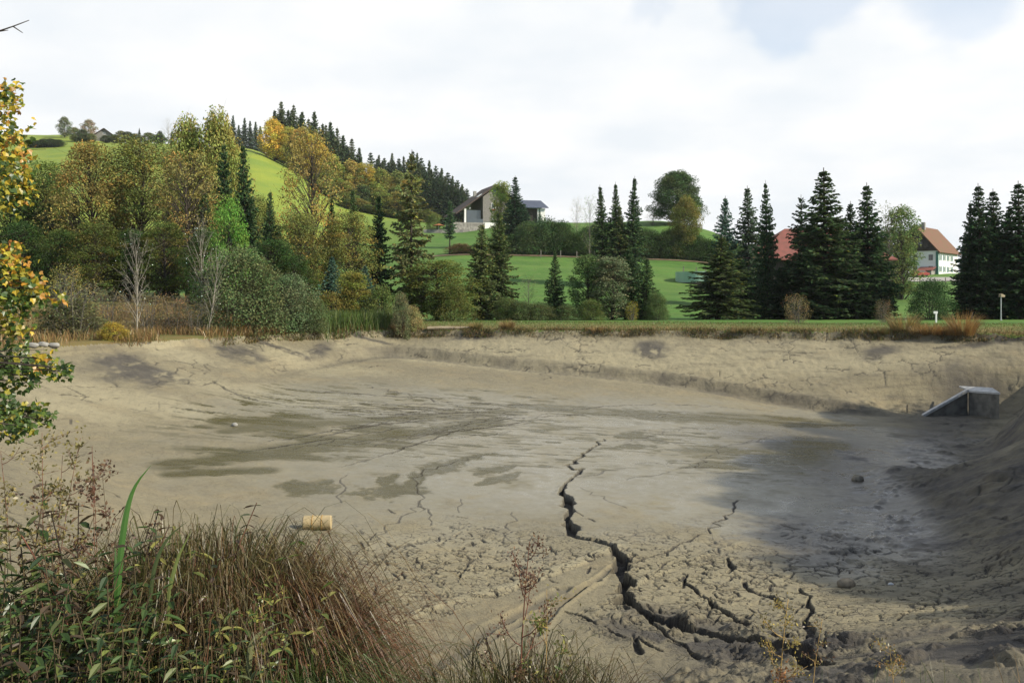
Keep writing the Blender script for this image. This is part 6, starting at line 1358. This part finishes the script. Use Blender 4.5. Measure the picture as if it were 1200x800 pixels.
stalk(1046, 6.3, 752, 17, 'low yellow orange stalk, rightmost of the three', M_STEMY, YS + [(.36, .20, .06)], seeds=300, spread=.42, nb=10, start=.3, sz=.018)
stalk(905, 6.1, 772, 18, 'small rust coloured plant at the foot of the tallest right stalk', M_STEMR, [(.30, .14, .05), (.2, .1, .05)], seeds=160, spread=.4, nb=8, start=.2)
# the single broad blade and narrower ones of iris
def iris(px, Y, pts, wid, label, col, seed):
    x, y = gp(px, Y); z = gz(x, y); P = np.array([[(a - px) / F * Y, .02 * i, -(b - HZ) / F * Y - z] for i, (a, b) in enumerate(pts)]); P = np.concatenate([[[P[0, 0], 0, -.1]], P])
    t = np.linspace(0, 1, len(P)); tt = np.linspace(0, 1, 16); P = np.stack([np.interp(tt, t, P[:, i]) for i in range(3)], 1)
    for _ in range(2): P[1:-1] = (P[:-2] + 2 * P[1:-1] + P[2:]) / 4
    w = wid * np.minimum(1, (1 - tt) * 2.2) ** .8 * .5; sd = np.array((.9, .43, 0)); V = np.stack([P - sd * w[:, None], P + np.array((0, -.25, 0)) * w[:, None], P + sd * w[:, None]], 1).reshape(-1, 3)
    Fq = np.array([(i * 3 + k, i * 3 + k + 1, i * 3 + k + 4, i * 3 + k + 3) for i in range(15) for k in (0, 1)])
    C = np.repeat(np.array(col)[None], len(V), 0) * np.linspace(.9, 1.1, len(V))[:, None]
    tag(obj('iris_blade', mesh_data('iris_blade', V, Fq, M_NEARLEAF, tint=C), None, (x, y, z)), label, 'iris leaf', 'iris leaves on the near bank')
iris(137, 4.6, [(136, 720), (139, 650), (144, 600), (152, 570), (171, 547)], .030, 'broad bright green iris blade curving to the right', (.055, .14, .025), 1)
iris(139, 4.65, [(138, 720), (134, 680), (131, 640)], .028, 'short green iris blade beside the broad one', (.06, .12, .03), 2)
iris(172, 4.7, [(174, 700), (182, 652), (196, 628), (218, 612)], .020, 'narrow dark blade arching over the sedge edge', (.06, .085, .03), 3)
iris(196, 4.6, [(196, 700), (206, 655), (222, 622)], .020, 'narrow pale blade rising from the sedge', (.14, .17, .05), 4)
iris(272, 4.4, [(290, 760), (300, 745), (318, 735), (336, 731)], .030, 'pale broad blade lying over the low green tuft', (.20, .21, .10), 5)

# ---- the near maple at the left, reaching into view
def lobed(B, D, U, L, col):
    """five-lobed leaves"""
    o = np.array([(0, 0), (.10, .42), (.30, .30), (.52, .58), (.60, .26), (1, 0), (.60, -.26), (.52, -.58), (.30, -.30), (.10, -.42)]); n = len(B); S = unit(np.cross(U, D)); U = np.cross(D, S)
    V = B[:, None] + D[:, None] * (o[None, :, :1] * L[:, None, None]) + S[:, None] * (o[None, :, 1:] * L[:, None, None]) + U[:, None] * ((.22 * np.abs(o[None, :, 1:]) - .2 * o[None, :, :1] ** 2) * L[:, None, None])
    k = np.arange(n)[:, None, None] * 10; Fq = np.array([(0, 1, 2, 3), (0, 3, 4, 5), (0, 5, 6, 7), (0, 7, 8, 9)])[None] + k
    return V.reshape(-1, 3), Fq.reshape(-1, 4), np.repeat(col, 10, 0)
def build_maple():
    r = rnd(404); x0, y0 = -12.6, 11.6; z0 = gz(x0, y0)
    t = thing('maple_tree', 'near maple with yellow, orange and green lobed leaves at the left border', 'tree', (x0, y0, z0))
    m = MB(); O = np.array((x0, y0, z0)); top = np.array((.3, .2, 7.6)); ax = bez(np.array((0, 0, -.6)), np.array((.1, 0, 3.)), top, 10); m.tube(ax, np.linspace(.20, .04, 10), 10)
    G = [(.065, .115, .022), (.05, .09, .02), (.09, .14, .025)]; Y_ = [(.50, .36, .035), (.38, .33, .04), (.24, .26, .035)]; R_ = [(.50, .26, .03), (.40, .20, .035), (.32, .13, .03)]
    cl = []
    # (column, row, spread in pixels, leaves) of the boughs seen from the viewpoint, then the rest of the crown beyond the frame
    for px, py, s, n, mixc in [(6, 108, 12, 46, 'y'), (2, 135, 16, 55, 'y'), (14, 160, 16, 60, 'y'), (4, 180, 18, 60, 'yr'), (20, 205, 14, 60, 'y'), (4, 220, 18, 70, 'gy'), (26, 228, 9, 34, 'y'), (8, 240, 12, 40, 'gy'), (-6, 200, 20, 60, 'gy'), (12, 122, 8, 22, 'yr'), (24, 182, 7, 20, 'yr'),
        (6, 305, 16, 55, 'gy'), (26, 322, 14, 46, 'yr'), (44, 338, 9, 24, 'yr'), (12, 335, 16, 60, 'g'), (38, 352, 12, 40, 'g'), (66, 348, 8, 14, 'yr'), (8, 362, 16, 56, 'gy'), (18, 384, 12, 34, 'y'), (4, 300, 14, 40, 'r'), (-8, 345, 20, 60, 'g'),
        (6, 418, 16, 60, 'g'), (26, 424, 14, 54, 'g'), (48, 430, 10, 36, 'gy'), (68, 433, 9, 30, 'g'), (80, 432, 5, 12, 'g'), (34, 440, 10, 30, 'g'), (8, 446, 14, 50, 'g'), (52, 420, 8, 16, 'y'),
        (6, 480, 14, 50, 'g'), (24, 486, 12, 46, 'g'), (42, 484, 9, 30, 'g'), (54, 492, 6, 14, 'g'), (10, 502, 12, 40, 'g'), (30, 500, 8, 24, 'g'), (-10, 480, 18, 50, 'g')]:
        Y = 11.8 + r.normal(0, .5); c = np.array(w_of(px, py, Y)) - O; cl.append((c, s / F * Y, n, mixc, True))
    for k in range(150):
        d = r.normal(0, 1, 3); d /= np.linalg.norm(d); c = np.array((.2, .2, 4.2)) + d * np.array((4.2, 4.0, 3.9)) * r.uniform(.55, 1) ** .5
        wx, wy = c[0] + x0, c[1] + y0
        if c[2] < 1.0 or 600 + F * wx / wy > -22 or wy < 6.5: continue
        cl.append((c, .38, 60, 'g' if c[2] < 3 else ('gy', 'y', 'yr')[k % 3], False))
    lf = []; limbs = []
    for c, s, n, mc, seen in cl:
        zi = min(.92, max(.12, (c[2] * .8 - .3) / 7.6)) * 9; i = int(zi); st = ax[i] * (1 - zi + i) + ax[min(i + 1, 9)] * (zi - i); L = np.linalg.norm(c - st)
        lb = bez(st, (st + c) / 2 + np.array((0, 0, .14 * L)), c, 8); m.tube(lb, np.linspace(.045, .007, 8), 5, False)
        for q in range(3): e = c + r.normal(0, s * .9, 3); m.tube([lb[5 + q % 2], e], [.008, .003], 3, False)
        n = int(n * 1.7); P = c + np.clip(r.normal(0, 1, (n, 3)), -1.7, 1.7) * s * (.8, .9, .75); D = unit(r.normal(0, .8, (n, 3)) + (.35, -.15, -.55)); U = r.normal(0, .55, (n, 3)) + (.3, -.45, .8)
        pal = {'g': G * 4 + Y_[1:] , 'gy': G + Y_, 'y': Y_ * 2 + R_[1:2] + G, 'yr': R_[:2] + Y_ + G[:1], 'r': R_}[mc]
        lf.append(lobed(P, D, U, r.uniform(.05, .09, n), pick(r, pal, n, .3)))
    # the bare twig high at the left
    e = np.array(w_of(34, 24, 11.6)) - O; s_ = np.array(w_of(-60, 52, 11.6)) - O; tw = bez(s_, (s_ + e) / 2 + np.array((0, 0, -.05)), e, 6); m.tube([ax[8], s_], [.04, .02], 5, False); m.tube(tw, np.linspace(.02, .005, 6), 5); m.tube([tw[4], tw[4] + np.array((.12, 0, -.08))], [.008, .004], 4); m.tube([tw[3], tw[3] + np.array((.14, 0, .02))], [.008, .004], 4)
    m.build('trunk', M_BARK, t, True); V, Fq, C = join(lf); obj('crown', mesh_data('crown', V, Fq, M_NEARLEAF, tint=C), t)
build_maple()
# ------------------------------------------------------------------ the air: pale haze over the whole valley
def build_haze():
    m, t = mat_new('haze_air'); o = N(t, 'ShaderNodeOutputMaterial'); v = N(t, 'ShaderNodeVolumePrincipled')
    v.inputs['Color'].default_value = (.92, .95, 1, 1); v.inputs['Density'].default_value = 0.00008; v.inputs['Anisotropy'].default_value = 0.2
    t.links.new(v.outputs[0], o.inputs['Volume'])
    h = MB().box(-3200, -3200, -60, 3200, 3200, 140).build('haze', m); h['kind'] = 'stuff'
build_haze()
